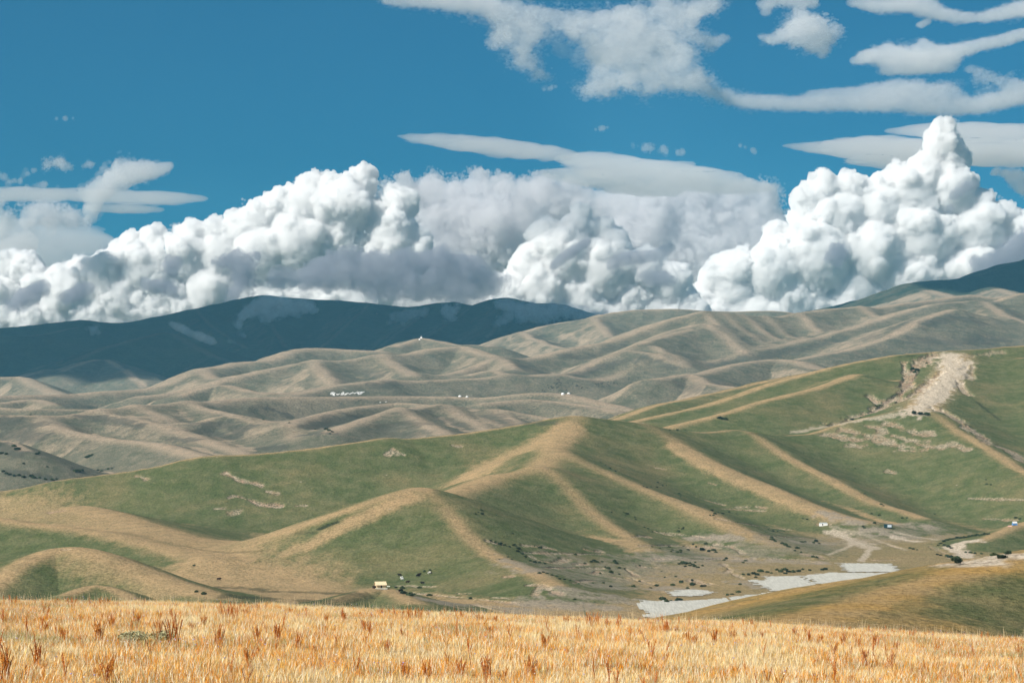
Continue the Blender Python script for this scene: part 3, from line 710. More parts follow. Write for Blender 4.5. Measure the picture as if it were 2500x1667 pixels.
for X, Y, s in ((340, 1140, .9), (100, 1170, 1), (240, 1240, 1.1), (270, 1275, 1), (480, 1150, .9), (640, 1150, .9), (730, 1155, .9), (850, 1160, .9), (960, 1170, .9), (1070, 1180, .9), (1040, 1270, 1), (1380, 1350, 1.1), (1520, 1190, 1.1), (1600, 1195, 1), (1790, 1215, 1.1),
                (1850, 1220, 1), (1330, 1165, .8), (1440, 1175, .8), (2330, 1335, .9), (380, 1370, .8), (1030, 1550, 1.2), (640, 1560, 1), (980, 1175, .8), (1990, 1280, .8), (2060, 1205, .8), (2220, 1250, .9), (1290, 1520, .9), (500, 1540, .9), (850, 1520, .8)):
    dock(*cE((X, Y))[0], med_docks, s)
for X, Y, s in ((70, 1250, 1.2), (20, 1190, 1), (380, 1330, 1.2), (620, 1210, 1), (880, 1275, 1.1), (980, 1305, 1), (1200, 1330, 1.1), (1150, 1395, 1), (1290, 1340, 1.1), (1400, 1340, 1.1), (1340, 1450, 1.1), (1500, 1470, 1), (1640, 1290, 1.1), (1850, 1250, 1), (1540, 1370, .9),
                (680, 1290, .9), (200, 1300, .9), (500, 1300, .9), (1060, 1310, .8), (1380, 1260, .9), (1240, 1240, .9), (780, 1180, .8), (1720, 1250, .8), (1950, 1260, .8), (2080, 1290, .8), (2200, 1290, .8), (2300, 1310, .9), (1800, 1370, .8), (2320, 1400, .9)):
    dock(*cF((X, Y))[0], med_docks, s)
for k in range(290):
    px = random.uniform(-30, 2530); e = np.interp(px, _ex, _ey)
    py = e+12+(1700-e)*random.random()**3.6
    dock(px, py, few_docks, random.uniform(.75, 1.3), 'few thin rust-brown dock stalks scattered in the golden meadow', 'thin rust-brown dock stalks scattered over the meadow')

# grey-green cushion plants among the grass
def leaf_ball(name, n, rx, rz, leaf, colr, seed, stem=False):
    r0 = np.random.default_rng(seed)
    v = r0.normal(size=(n, 3)); v /= np.linalg.norm(v, axis=1)[:, None]; v *= (r0.random((n, 1))**.4)
    lump = 1+.35*noise3(v*1.7+seed)[:, None]; c = v*lump*np.array([rx, rx, rz]); c[:, 2] = np.abs(c[:, 2]+rz*.55)
    a = r0.normal(size=(n, 3)); a /= np.linalg.norm(a, axis=1)[:, None]; b_ = r0.normal(size=(n, 3)); b_ -= (b_*a).sum(1)[:, None]*a; b_ /= np.linalg.norm(b_, axis=1)[:, None]
    s = leaf*r0.uniform(.6, 1.3, (n, 1))
    V = np.stack([c-a*s, c-b_*s*.6, c+a*s, c+b_*s*.6], 1).reshape(-1, 3)
    Fc = np.arange(n*4).reshape(-1, 4)
    me = bpy.data.meshes.new(name); me.from_pydata(V.tolist(), [], Fc.tolist()); me.materials.append(colr); return me
m_sage = simple_mat('sage_leaf', (.36, .34, .19), .9, .3, 6)
for X, Y, sx, lb in ((850, 1320, 1.3, 'grey-green cushion plant in the meadow, left one of the two at lower left'), (1040, 1315, 1.1, 'grey-green cushion plant in the meadow, right one of the two at lower left')):
    o = bpy.data.objects.new('cushion_plant', leaf_ball('cushion_plant', 1500, (.17*sx), .08, .014, m_sage, X)); col.objects.link(o)
    o.location = meadow_hit(*cD((X, Y))[0])+np.array([0, 0, .05]); tag(o, lb, 'plant')
# ------------------------------------------------------------------ clouds
def gn_union(pts, rad, voxel):
    """Union of round puffs as one closed skin (points -> volume -> mesh)."""
    me = bpy.data.meshes.new('puffs'); me.vertices.add(len(pts)); me.vertices.foreach_set('co', np.asarray(pts, np.float32).ravel())
    a = me.attributes.new('rad', 'FLOAT', 'POINT'); a.data.foreach_set('value', np.asarray(rad, np.float32))
    me.update()
    o = bpy.data.objects.new('puffs', me); col.objects.link(o)
    g = bpy.data.node_groups.new('union', 'GeometryNodeTree')
    g.interface.new_socket('Geometry', in_out='INPUT', socket_type='NodeSocketGeometry')
    g.interface.new_socket('Geometry', in_out='OUTPUT', socket_type='NodeSocketGeometry')
    n = g.nodes; i = n.new('NodeGroupInput'); out = n.new('NodeGroupOutput')
    mp = n.new('GeometryNodeMeshToPoints'); at = n.new('GeometryNodeInputNamedAttribute'); at.data_type = 'FLOAT'; at.inputs['Name'].default_value = 'rad'
    pv = n.new('GeometryNodePointsToVolume'); pv.resolution_mode = 'VOXEL_SIZE'; pv.inputs['Voxel Size'].default_value = voxel; pv.inputs['Density'].default_value = 1
    vm = n.new('GeometryNodeVolumeToMesh')
    g.links.new(i.outputs[0], mp.inputs['Mesh']); g.links.new(at.outputs['Attribute'], mp.inputs['Radius'])
    g.links.new(mp.outputs[0], pv.inputs['Points']); g.links.new(at.outputs['Attribute'], pv.inputs['Radius'])
    g.links.new(pv.outputs[0], vm.inputs[0]); vm.inputs['Threshold'].default_value = .3
    g.links.new(vm.outputs[0], out.inputs[0])
    md = o.modifiers.new('u', 'NODES'); md.node_group = g
    dg = bpy.context.evaluated_depsgraph_get(); ev = o.evaluated_get(dg)
    m2 = bpy.data.meshes.new_from_object(ev, depsgraph=dg)
    bpy.data.objects.remove(o); bpy.data.meshes.remove(me); bpy.data.node_groups.remove(g)
    return m2
def vnormals(me):
    n = np.empty(len(me.vertices)*3, np.float32); me.vertex_normals.foreach_get('vector', n); return n.reshape(-1, 3)
def vco(me):
    n = np.empty(len(me.vertices)*3, np.float32); me.vertices.foreach_get('co', n); return n.reshape(-1, 3)
_cm = {}
def cloud_mat(mfp, albedo, aniso=.25):
    """Cloud body: an even fog of droplets inside the cloud's skin; mfp is the distance light travels between droplets."""
    key = (mfp, albedo, aniso)
    if key not in _cm:
        m, t, out = new_mat('cloud_fog')
        v = t.node('ShaderNodeVolumePrincipled'); v.inputs['Absorption Color'].default_value = (0, 0, 0, 1); v.inputs['Color'].default_value = (*albedo, 1)
        v.inputs['Density'].default_value = 1/mfp; v.inputs['Anisotropy'].default_value = aniso
        t.link(v.outputs[0], out.inputs['Volume']); _cm[key] = m
    return _cm[key]
WHITE = (1.0, .9975, .995); PALE = (.972, .966, .966); SHADE_GREY = (.945, .938, .945); SHADE_DARK = (.62, .62, .67)  # the two lowest albedos put shade from neighbouring clouds into the colour
def puffs(blobs, D, sz, seed, depth, kids, ratio, rag, grow=1.0):
    r0 = np.random.default_rng(seed); pts = []; rad = []; lvl = []
    for b in blobs:
        px, py, r = b[:3]; dd = b[3] if len(b) > 3 else 0
        R_ = r/F*D*grow; c = np.array(P(px, py, D)); c[1] += dd+r0.uniform(-.25, .25)*R_*depth; c[2] /= sz
        lvl.append((c, R_)); pts.append(c); rad.append(R_)
    if rag:      # torn cloud: many small puffs where a turbulent field is dense, thinning towards the rim
        core = list(lvl); pts = []; rad = []
        for i_ in range(len(lvl)):           # close the gaps between neighbouring masses
            for j_ in range(i_):
                (c1, r1), (c2, r2) = lvl[i_], lvl[j_]; dd_ = np.linalg.norm(c1-c2)
                if .6*(r1+r2) < dd_ < 1.3*(r1+r2): core.append(((c1+c2)/2, .8*(r1+r2)/2))
        for c, R_ in core:
            n = int(kids[0]*kids[1]*12); v = r0.normal(size=(n, 3)); v /= np.linalg.norm(v, axis=1)[:, None]
            q_ = c+v*(R_*1.35*r0.random(n)**.45)[:, None]
            s1 = R_*1.1+60*D/22000
            f_ = noise3(q_/s1+seed)+.5*noise3(q_/s1*2.3+seed)+.25*noise3(q_/s1*5+seed)
            e_ = np.linalg.norm(q_-c, axis=1)/R_
            val = f_*1.2+rag-e_*.95
            ok = val > 0
            for p_, a_ in zip(q_[ok], val[ok]):
                pts.append(p_); rad.append(R_*min(.27, .04+.22*a_)*r0.uniform(.7, 1.1))
            if rag > .8: pts.append(c); rad.append(R_*(.8 if rag > .9 else .6))
    else:
        for gi, nk in enumerate(kids):
            nl = []
            for c, R_ in lvl:
                for _ in range(nk):
                    v = r0.normal(size=3); v /= np.linalg.norm(v)
                    if sz > .7:
                        v[1] = -abs(v[1]) if r0.random() < .75 else v[1]; v[2] = abs(v[2]) if r0.random() < .6 else v[2]
                    rr = R_*(ratio[0]+(ratio[1]-ratio[0])*r0.random()**1.6); cc = c+v*(R_-rr*(.6 if gi == 0 else .35)); nl.append((cc, rr)); pts.append(cc); rad.append(rr)
            lvl = nl
    return np.array(pts), np.array(rad)
def cloud(label, blobs, D, mfp=45, albedo=WHITE, voxel=None, sz=1.0, seed=1, depth=.8, kids=(12, 8, 4), ratio=(.18, .52), bumps=((120, 14), (50, 10), (22, 6), (11, 3.5)), rag=0.0, name='cumulus_cloud', cat='cloud', group=None, aniso=.25, veils=()):
    pts, rad = puffs(blobs, D, sz, seed, depth, kids, ratio, rag)
    voxel = (voxel or D/2200)*CLOUD_RES
    def skin(pts, rad, voxel, bumps, mfp):
        me = gn_union(pts, np.maximum(rad, voxel*1.6), voxel)
        co_ = vco(me); co_[:, 2] *= sz; me.vertices.foreach_set('co', co_.ravel()); me.update()
        sc_ = D/22000*(sz if sz < .7 else 1)**.5
        for k, (s, a) in enumerate(bumps):
            if s*sc_ < voxel*.8: continue
            co_ = vco(me); nn = vnormals(me); q_ = co_/(s*sc_)/2.0+k*7.7+seed
            if sz < .7: q_ = q_*np.array([1, 1, 1/sz**.6])
            d = (np.abs(noise3(q_))*2-.45)*a
            me.vertices.foreach_set('co', (co_+nn*(d*sc_*lob(nn, sz))[:, None]).ravel()); me.update()
        me.polygons.foreach_set('use_smooth', np.ones(len(me.polygons), bool))
        me.materials.clear(); me.materials.append(cloud_mat(mfp, albedo, aniso)); return me
    me = skin(pts, rad, voxel, () if rag else bumps, mfp); me.name = name
    o = bpy.data.objects.new(name, me); col.objects.link(o)
    for vi, (gr, vm, vr) in enumerate(veils):     # thinner mist round the dense body
        p2, r2 = puffs(blobs, D, sz, seed+500+vi, depth, (9, 6), ratio, vr, gr)
        v_ = skin(p2, r2, voxel*1.25, (), vm); v_.name = 'veil'; vo = bpy.data.objects.new('veil', v_); col.objects.link(vo); vo.parent = o
    return tag(o, label, cat, group)
def lob(nn, sz): return 1.0 if sz > .7 else (.5+.5*(1-np.abs(nn[:, 2])))
KO = 1.063
def O(*l): return [(a*KO, b*KO, c*KO)+tuple(d) for a, b, c, *d in l]
def LN(*l, step=.55):
    """Blobs strung along a line of (column, row, radius)."""
    out = []
    for a, b in zip(l[:-1], l[1:]):
        L = math.hypot(b[0]-a[0], b[1]-a[1]); n = max(1, int(L/(step*(a[2]+b[2])/2)))
        for i in range(n):
            t = i/n; out.append(tuple(a[j]*(1-t)+b[j]*t for j in range(3)))
    out.append(tuple(l[-1][:3])); return out
WB = ((60, 10), (24, 5), (11, 2.5))      # ragged edges

cloud('towering white cumulus with the tallest turret, standing over the right-hand hills',
      O((2165,300,30),(2160,335,42),(2185,370,44),(2125,392,44),(2060,400,28),(2030,430,36),(2100,440,64),(2185,440,60),(1955,440,46),(1890,430,40),(1855,465,44),(2020,480,64),(1930,500,68),(1860,510,50),(2250,470,38),(2300,500,42),(2350,540,52),(2240,530,74),(2120,550,84),(2000,580,84),(1880,590,84),(1790,560,46),(1780,620,74),(1690,620,50),(1680,670,54),(1640,640,40),(2100,640,74),(2230,630,84),(2350,610,70),(2440,590,60),(1960,670,64),(1830,690,50),(1600,690,40),*LN((1560,730,46),(1900,720,50),(2300,690,50))),
      22000, mfp=20, seed=3, veils=((1.04, 85, .52),))
cloud('long bright white cumulus climbing from the left edge to a rounded head',
      O((842,402,26),(820,430,44),(760,440,44),(715,425,32),(790,480,70),(700,480,62),(640,480,46),(600,505,46),(690,560,76),(780,560,76),(850,500,44),(560,530,46),(600,580,76),(500,540,40),(510,590,70),(440,545,42),(420,600,64),(350,560,42),(300,565,36),(340,620,66),(270,600,40),(240,640,60),(180,625,34),(150,670,60),(60,620,44),(20,610,34),(90,650,44),(60,700,52),(180,710,46),(280,690,56),(380,680,64),(480,670,60),(0,680,50),*LN((-60,740,50),(250,730,50),(600,700,50),(850,690,50)),(920,470,44),(900,540,64),(940,580,56),(880,620,60),(780,640,50)),
      21500, mfp=20, seed=5, veils=((1.04, 85, .52),))
cloud('white cumulus dome in the middle of the cloud bank',
      O((1335,490,24),(1320,530,42),(1250,545,42),(1390,520,22),(1405,560,42),(1300,590,74),(1390,620,74),(1220,610,50),(1250,660,60),(1480,620,56),(1340,680,56),(1450,690,46),(1180,660,44),(1540,650,50),(1570,690,40),*LN((1150,720,44),(1350,730,46),(1600,730,40))),
      21000, mfp=20, seed=8, veils=((1.04, 85, .52),))
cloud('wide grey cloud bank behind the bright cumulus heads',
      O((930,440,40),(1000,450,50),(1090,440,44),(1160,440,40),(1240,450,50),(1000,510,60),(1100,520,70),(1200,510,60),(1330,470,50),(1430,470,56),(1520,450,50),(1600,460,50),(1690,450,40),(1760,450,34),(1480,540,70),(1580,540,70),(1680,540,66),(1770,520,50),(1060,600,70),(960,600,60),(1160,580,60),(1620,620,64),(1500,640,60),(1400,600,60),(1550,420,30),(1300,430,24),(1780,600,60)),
      25500, mfp=110, rag=1.0, albedo=SHADE_GREY, seed=11, name='cloud_bank', veils=((1.12, 220, .6),))
cloud('low pale cloud layer resting behind the mountain crest',
      O(*LN((-80,720,54),(200,720,54),(500,690,54),(800,690,60),(1100,690,56),(1400,710,50),(1700,705,56),(2000,690,56),(2500,640,60), step=.6), *LN((-50,610,36),(60,560,30)), *LN((560,640,50),(1000,640,56),(1250,680,50)), *LN((1600,660,50),(2200,660,60))),
      27500, mfp=90, albedo=PALE, seed=13, name='cloud_bank', kids=(6, 4))
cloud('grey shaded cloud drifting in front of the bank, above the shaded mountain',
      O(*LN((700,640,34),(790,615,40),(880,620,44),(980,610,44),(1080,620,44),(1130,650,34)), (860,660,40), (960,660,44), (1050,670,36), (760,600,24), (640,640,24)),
      17800, mfp=90, albedo=SHADE_DARK, seed=17, rag=1.0, bumps=WB, name='cloud_scrap')
sh = dict(veils=((1.4, 260, .5),), albedo=SHADE_DARK, rag=.9, bumps=WB, name='cloud_scrap', kids=(8, 5))
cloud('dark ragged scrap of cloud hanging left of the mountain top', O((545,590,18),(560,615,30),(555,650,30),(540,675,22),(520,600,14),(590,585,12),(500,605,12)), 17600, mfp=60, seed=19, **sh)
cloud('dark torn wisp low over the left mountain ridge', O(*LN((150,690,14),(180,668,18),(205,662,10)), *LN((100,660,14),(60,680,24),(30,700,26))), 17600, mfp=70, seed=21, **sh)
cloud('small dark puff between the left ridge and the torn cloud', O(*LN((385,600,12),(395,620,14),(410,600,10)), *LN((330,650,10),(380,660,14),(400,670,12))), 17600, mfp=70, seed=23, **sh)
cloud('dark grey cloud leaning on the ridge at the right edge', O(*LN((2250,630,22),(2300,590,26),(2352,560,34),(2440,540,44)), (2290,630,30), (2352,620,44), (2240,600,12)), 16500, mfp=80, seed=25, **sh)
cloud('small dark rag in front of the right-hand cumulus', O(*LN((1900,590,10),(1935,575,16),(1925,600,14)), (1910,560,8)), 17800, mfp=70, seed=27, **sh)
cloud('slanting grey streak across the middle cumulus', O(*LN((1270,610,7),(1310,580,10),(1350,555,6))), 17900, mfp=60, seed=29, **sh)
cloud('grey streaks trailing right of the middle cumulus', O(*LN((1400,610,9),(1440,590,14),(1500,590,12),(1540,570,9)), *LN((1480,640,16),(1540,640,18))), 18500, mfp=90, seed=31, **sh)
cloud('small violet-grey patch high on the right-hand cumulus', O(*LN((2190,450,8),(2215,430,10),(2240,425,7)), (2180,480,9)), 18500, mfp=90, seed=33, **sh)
# flat lens clouds
lens = dict(sz=.22, kids=(9, 5), mfp=330, albedo=PALE, voxel=14, bumps=((300, 14), (120, 8)), name='lens_cloud', depth=1.2, ratio=(.3, .5))
cloud('long thin lens cloud pointing left in the blue', O(*LN((925,313,16),(985,318,50),(1080,330,75),(1180,342,80),(1270,355,60), step=.4)), 20500, seed=41, **lens)
cloud('broad flat cloud sheet under the long lens cloud', O(*LN((1330,365,60),(1420,385,110),(1540,405,120),(1660,425,90),(1740,432,50), step=.35), *LN((1300,400,60),(1400,415,90),(1500,430,90), step=.4)), 23000, seed=43, **lens)
cloud('flat lens cloud behind the tall turret, tapering left', O(*LN((1815,335,20),(1900,338,60),(2000,340,110),(2120,350,130),(2240,350,120),(2400,355,120), step=.35), *LN((2060,300,30),(2160,302,80),(2300,306,90),(2420,315,80), step=.4), (2000,370,60), (2060,372,70)), 25800, seed=45, **lens)
cloud('thin white cloud band left of the curling cloud', O(*LN((-40,445,60),(60,447,70),(160,447,60),(260,452,70),(360,454,70),(440,456,40), step=.4), *LN((230,478,40),(300,480,50),(350,482,30), step=.4)), 25000, seed=47, **dict(lens, mfp=360))
cloud('pale flat haze cloud low at the left edge', O(*LN((-40,545,100),(60,545,120),(160,560,110),(220,565,60), step=.35), *LN((-40,590,120),(60,600,130),(140,600,90), step=.4)), 26000, seed=49, **dict(lens, mfp=600, sz=.35))
wis = dict(veils=((1.35, 380, .5),), rag=.8, bumps=WB, name='cloud_puff', kids=(9, 6), mfp=130, albedo=PALE, voxel=11)
cloud('curling white cloud leaning right above the left bank', O(*LN((205,500,12),(215,460,20),(240,420,26),(275,395,26),(320,395,24),(360,390,14),(388,382,7)), (290,415,18), (250,440,16), (190,440,9)), 20000, seed=51, **wis)
cloud('grey rounded cloud at the left edge under the thin band', O((60,490,26),(100,485,34),(150,495,32),(190,510,22),(120,515,24),(60,515,20)), 21000, seed=53, **dict(wis, albedo=SHADE_GREY, mfp=110))
cloud('bright puff cut by the left frame edge', O((-5,470,20),(10,500,26),(0,530,22)), 20500, seed=54, **wis)
for i, (lb, bl, mf) in enumerate((('faint loose puff highest at the left', ((110,378,14),(135,372,18),(155,382,12)), 120), ('tiny faint shred right of the loose puff', ((190,382,6),(205,378,8),(218,376,5)), 160),
        ('faint crooked wisp at the left edge', ((0,400,10),(20,418,12),(45,412,9),(62,398,7),(78,392,5)), 150), ('small wisps above the grey left cloud', ((85,430,8),(100,428,9),(138,432,8),(60,432,8)), 150),
        ('little flat scrap high above the long lens cloud', ((1368,298,4),(1382,294,6),(1394,293,4)), 140), ('little scrap left of the row of small puffs', ((1455,332,6),(1475,338,9),(1492,342,11)), 150),
        ('small round puff in the middle of a row of three', ((1524,345,9),(1530,350,8)), 150), ('small round puff last in a row of three', ((1557,352,7),(1568,351,8)), 150),
        ('faint dash of cloud low in the blue at the left', ((130,273,3),(150,272,5),(168,272,4)), 170), ('faint speck of cloud near the right lens cloud', ((1700,335,3),(1712,338,4)), 170), ('second faint speck beside the right lens cloud', ((1730,345,5),(1733,350,4)), 170),
        ('tiny dash of cloud under the great upper cloud', ((1250,205,4),(1265,202,5),(1276,199,3)), 150))):
    cloud(lb, O(*bl), 19000, seed=60+i, **dict(wis, mfp=mf, voxel=5.5, kids=(9, 6), rag=.62))
# the great high cloud and its neighbours
hi = dict(rag=.85, bumps=((95, 16), (38, 8), (15, 3)), name='high_cloud', kids=(10, 7), veils=((1.08, 420, .75), (1.4, 900, .5)), albedo=(.988, .982, .982), sz=.72, depth=2.0)
cloud('great ragged white cloud across the top of the sky',
      O(*LN((885,-5,18),(960,0,26),(1040,0,34),(1110,10,44)), (1180,20,50), (1160,70,44), (1135,100,18), (1210,90,46), (1200,140,34), (1240,170,24), (1260,40,40), (1340,50,60), (1430,40,60), (1520,30,56), (1600,20,44), (1640,5,30),
        (1380,120,56), (1420,80,50), (1500,100,60), (1580,80,40), (1480,160,60), (1400,190,50), (1350,205,30), (1560,150,50), (1590,190,44), (1500,200,40), (1640,210,34), (1630,100,22), (1660,90,12), (1690,230,26),
        *LN((1700,232,22),(1800,238,20),(1900,238,24),(2000,236,26),(2100,240,28),(2180,250,26),(2260,240,28),(2352,220,26),(2420,200,24)), *LN((1860,215,8),(1960,212,14),(2060,205,28),(2140,205,28)), (2180,205,26), (2260,180,26), (2330,190,30), (2230,160,12)),
      17500, mfp=300, seed=81, **hi)
cloud('soft white cloud high at the right, alone in the blue', O((1830,60,40),(1870,70,44),(1860,105,32),(1890,120,16),(1800,85,26),(1770,92,16),(1750,85,8),(1910,80,28),(1840,30,18)), 18000, mfp=170, seed=83, **hi)
cloud('loose cloud at the top edge above the soft white cloud', O((1760,10,20),(1790,0,24),(1830,5,26),(1870,2,20),(1760,30,10)), 18500, mfp=220, seed=85, **hi)
cloud('long cloud streak in the upper right corner', O(*LN((1960,5,12),(2020,15,20),(2090,12,22),(2150,30,20),(2200,42,16),(2260,40,16),(2352,20,24),(2420,10,22)), *LN((2060,0,14),(2140,10,16))), 18500, mfp=200, seed=87, **hi)
cloud('flat feathered cloud below the corner streak', O(*LN((1965,140,10),(2010,125,24),(2070,130,30),(2140,125,30),(2200,120,22),(2240,105,18),(2300,95,16),(2352,78,16),(2420,70,16)), *LN((2030,160,14),(2110,155,22),(2180,150,20)), (2040,105,12), (2120,100,14)), 18500, mfp=190, seed=89, **hi)
cloud('tiny puff under the corner streak', O((2115,58,7),(2125,52,9),(2133,50,7)), 18500, mfp=140, seed=91, **dict(hi, voxel=9))
cloud('grey broken cloud to the right of the turret', O((2290,395,12),(2320,400,18),(2352,405,24),(2410,400,28),(2330,425,10),(2352,440,20)), 26000, mfp=160, seed=93, **dict(hi, albedo=SHADE_GREY))

# wisps lying against the shaded mountain
wm = dict(rag=.75, bumps=((50, 8), (22, 4), (10, 2)), kids=(11, 7), veils=((1.35, 260, .45),), albedo=(.995, .995, .995), name='mountain_mist', cat='mist', voxel=3.6, sz=.8, depth=1.0)
def OC(c, *l): return [(*c((a, b))[0], r/2.6133) for a, b, r in l]
cloud('torn mist sliding off the mountain top', OC(cA, *LN((1530,470,30),(1600,400,34),(1680,350,40),(1780,350,44),(1880,370,44),(1970,380,40),(2000,410,24)), (1750,440,44), (1850,420,40), (1640,430,34), (1700,410,40), (1800,400,44), (1900,430,36), (1690,480,30), (1520,510,26), (1530,560,22), (1560,580,12)), 10150, mfp=75, seed=101, **wm)
cloud('narrow slanting mist streak on the mountain flank', OC(cA, *LN((1100,500,20),(1150,525,26),(1210,550,26),(1280,580,26),(1340,605,24),(1375,620,10))), 9300, mfp=60, seed=103, **wm)
cloud('faint shred of mist on the left mountain shoulder', OC(cA, (570,520,20), (600,530,26), (620,550,18), (590,560,16)), 10150, mfp=110, seed=105, **wm)
cloud('tiny mist shred below the slanting streak', OC(cA, (1460,605,10), (1480,612,12), (1495,618,8)), 9400, mfp=200, seed=107, **wm)
cloud('mist patch left of the twin mountain tops', OC(cB, *LN((430,450,26),(500,440,34),(560,430,34),(620,420,24)), (480,480,24), (400,490,14)), 10150, mfp=200, seed=109, **wm)
cloud('mist patch on the first of the twin mountain tops', OC(cB, (740,400,34), (790,400,40), (830,390,34), (780,450,34), (810,470,20)), 10150, mfp=90, seed=111, **wm)
cloud('wide mist veil pouring over the right end of the shaded mountain', OC(cB, *LN((1100,380,40),(1160,360,44),(1200,400,56),(1280,420,66),(1380,400,70),(1480,410,74),(1580,425,72),(1680,440,60),(1760,450,40)), (1120,470,40), (1080,500,24), (1250,470,40), (1380,480,40)), 10150, mfp=90, seed=113, **wm)

# clouds overhead, above the frame: they hold the far mountains in shade
def shade_cloud(label, x0, x1, y0, y1, zg, seed, alt=4300):
    r0 = np.random.default_rng(seed); pts = []; rad = []
    off = SUN*((alt-zg)/SUN.z)
    nx = int((x1-x0)/450)+1; ny = int((y1-y0)/450)+1
    for i in range(nx):
        for j in range(ny):
            pts.append((x0+(i+.5)*(x1-x0)/nx+off.x+r0.uniform(-90, 90), y0+(j+.5)*(y1-y0)/ny+off.y+r0.uniform(-90, 90), alt*3+r0.uniform(-150, 150))); rad.append(r0.uniform(330, 470))
    me = gn_union(pts, rad, 60)
    c_ = vco(me); c_[:, 2] /= 3; me.vertices.foreach_set('co', c_.ravel()); me.update()
    nn = vnormals(me); me.vertices.foreach_set('co', (c_+nn*(noise3(c_/300)*110+noise3(c_/110)*45)[:, None]).ravel()); me.update()
    me.materials.clear(); me.materials.append(cloud_mat(60, WHITE)); me.name = 'overhead_cloud'
    o = bpy.data.objects.new('overhead_cloud', me); col.objects.link(o); return tag(o, label, 'cloud')
shade_cloud('broad flat cloud over the dark mountains, above the picture', -4200, 1000, 9150, 14500, 350, 201)
shade_cloud('smaller flat cloud over the right-hand mountain, above the picture', 1750, 3600, 10300, 13000, 600, 203)
# ------------------------------------------------------------------ shrubs in the valley and on the slopes
m_sh1 = simple_mat('shrub_leaf', (.055, .078, .034), .9, .35, .8); m_sh2 = simple_mat('shrub_leaf_dark', (.034, .052, .028), .9, .35, .8)
m_bark = simple_mat('bark', (.10, .07, .045), .9, .2, 4)
shrub_v = [leaf_ball('shrub', 420, 1.15, .85, .26, m, s) for s, m in ((21, m_sh1), (22, m_sh2), (23, m_sh1), (24, m_sh2), (25, m_sh1))]
def shrub(px, py, s, label=None, group=None):
    p = hit(px, py)
    o = bpy.data.objects.new('shrub', random.choice(shrub_v)); col.objects.link(o)
    o.location = p-np.array([0, 0, .1]); sx = s*random.uniform(.8, 1.25); s *= .82; sx *= .82; o.scale = (sx*random.uniform(.9, 1.4), sx, s*random.uniform(.7, 1.1)); o.rotation_euler = (0, 0, random.uniform(0, 6.28))
    g_ = group or 'dark shrubs scattered along the valley banks'
    return tag(o, label or 'dark green shrub scattered among others on the eroded valley banks', 'shrub', g_)
shrub(*cD((1252, 988))[0], 1.6, 'lone dark bush on the left track, upper one of two'); shrub(*cD((1300, 1002))[0], 1.6, 'lone dark bush on the left track, lower one of two')
shrub(*cD((1238, 820))[0], 1.0, 'small dark bush at the foot of the left spur')
EZ = lambda x, y: (880+x/10.69, 1380+y/10.69)
for x, y, s, lb in ((925, 580, 1.3, 'dark bush nearest the hut, on its right'), (1095, 600, 1.8, 'flat dark bush second to the right of the hut'), (1115, 735, 1.9, 'dark bush below the path right of the hut'), (1295, 785, 2.1, 'biggest dark bush below the path right of the hut'),
                    (1400, 755, 1.0, 'small green bush touching the biggest bush below the path'), (1550, 590, 1.5, 'dull green bush on the bank right of the hut'), (1800, 790, 1.7, 'dark bush farthest right below the path'), (1670, 165, 1.4, 'green bush on the slope, left one of the pair above the herd'),
                    (1820, 130, 1.2, 'green bush on the slope, right one of the pair above the herd')):
    shrub(*EZ(x, y), s, lb)
pts_E = [(980,468,1.2),(985,492,1.6),(942,490,.9),(960,480,.8),(1075,498,.7),(1180,615,1),(1740,162,.9),(1770,178,.8),(1800,200,1.3),(1835,218,1.4),(2105,290,1.2),(2060,318,1.2),(2035,322,1.4),(2100,320,1.3),(2160,308,.8),(2015,315,.9),(2240,362,1.5),(2250,380,1),
    (1810,480,.9),(1908,490,1.7),(1890,483,1),(1958,510,.9),(1965,525,.9),(1738,365,.7),(2020,575,1.3),(2045,585,1.2),(2100,600,.9),(2240,580,1),(2270,578,1),(2238,598,1),(2070,605,.8),(1040,660,1.1),(1070,672,1.4),(1100,682,1.4),(1130,690,1.4),(1160,700,1),(1190,692,1.4),
    (1215,712,1.6),(1212,730,1.8),(1355,706,1.6),(1580,750,1.3),(1472,770,.9),(1150,765,1),(1175,780,1),(1240,745,1.2),(1260,765,1.2),(1290,790,1.4),(1320,800,1.3),(1350,800,1.2),(1385,808,1),(1350,868,1.4),(1375,862,1.2),(1400,870,1),(1430,880,1.1),(1460,890,1.2),(1480,905,1),
    (1510,908,.9),(1545,915,.9),(1700,790,1.8),(1715,798,1.6),(1680,795,1.4),(1790,838,1.8),(1808,865,1.7),(1830,795,1.6),(1840,805,1.4),(1860,835,1.3),(1640,805,.9),(1750,795,1),(1770,830,1),(1860,875,1),(1895,840,.8),(1740,870,.9),(1600,935,.9),(1690,930,1),(1760,930,1),
    (1950,955,1.6),(1990,920,1.1),(1805,955,1.1),(2060,962,1),(2100,950,1),(2200,945,1.6),(2255,928,1.5),(2325,945,1.5),(2220,890,1),(2150,895,.9),(2135,1038,1.4),(2165,1052,1.5),(2190,1045,1.1),(2225,1042,1.2),(2250,1038,1.2),(910,1030,1.2),(1575,1035,.9),(1095,780,.7),
    (2180,700,1.1),(2200,720,1.1),(2250,735,1.2),(2230,735,1.2),(2270,695,.9),(2070,700,.9),(2120,710,.8),(2300,720,1),(2260,800,1.3),(2280,808,1.5),(2310,805,1.2),(2330,815,1.3),(2345,800,1.1),(2240,810,1),(1990,818,.9),(2130,855,.7)]
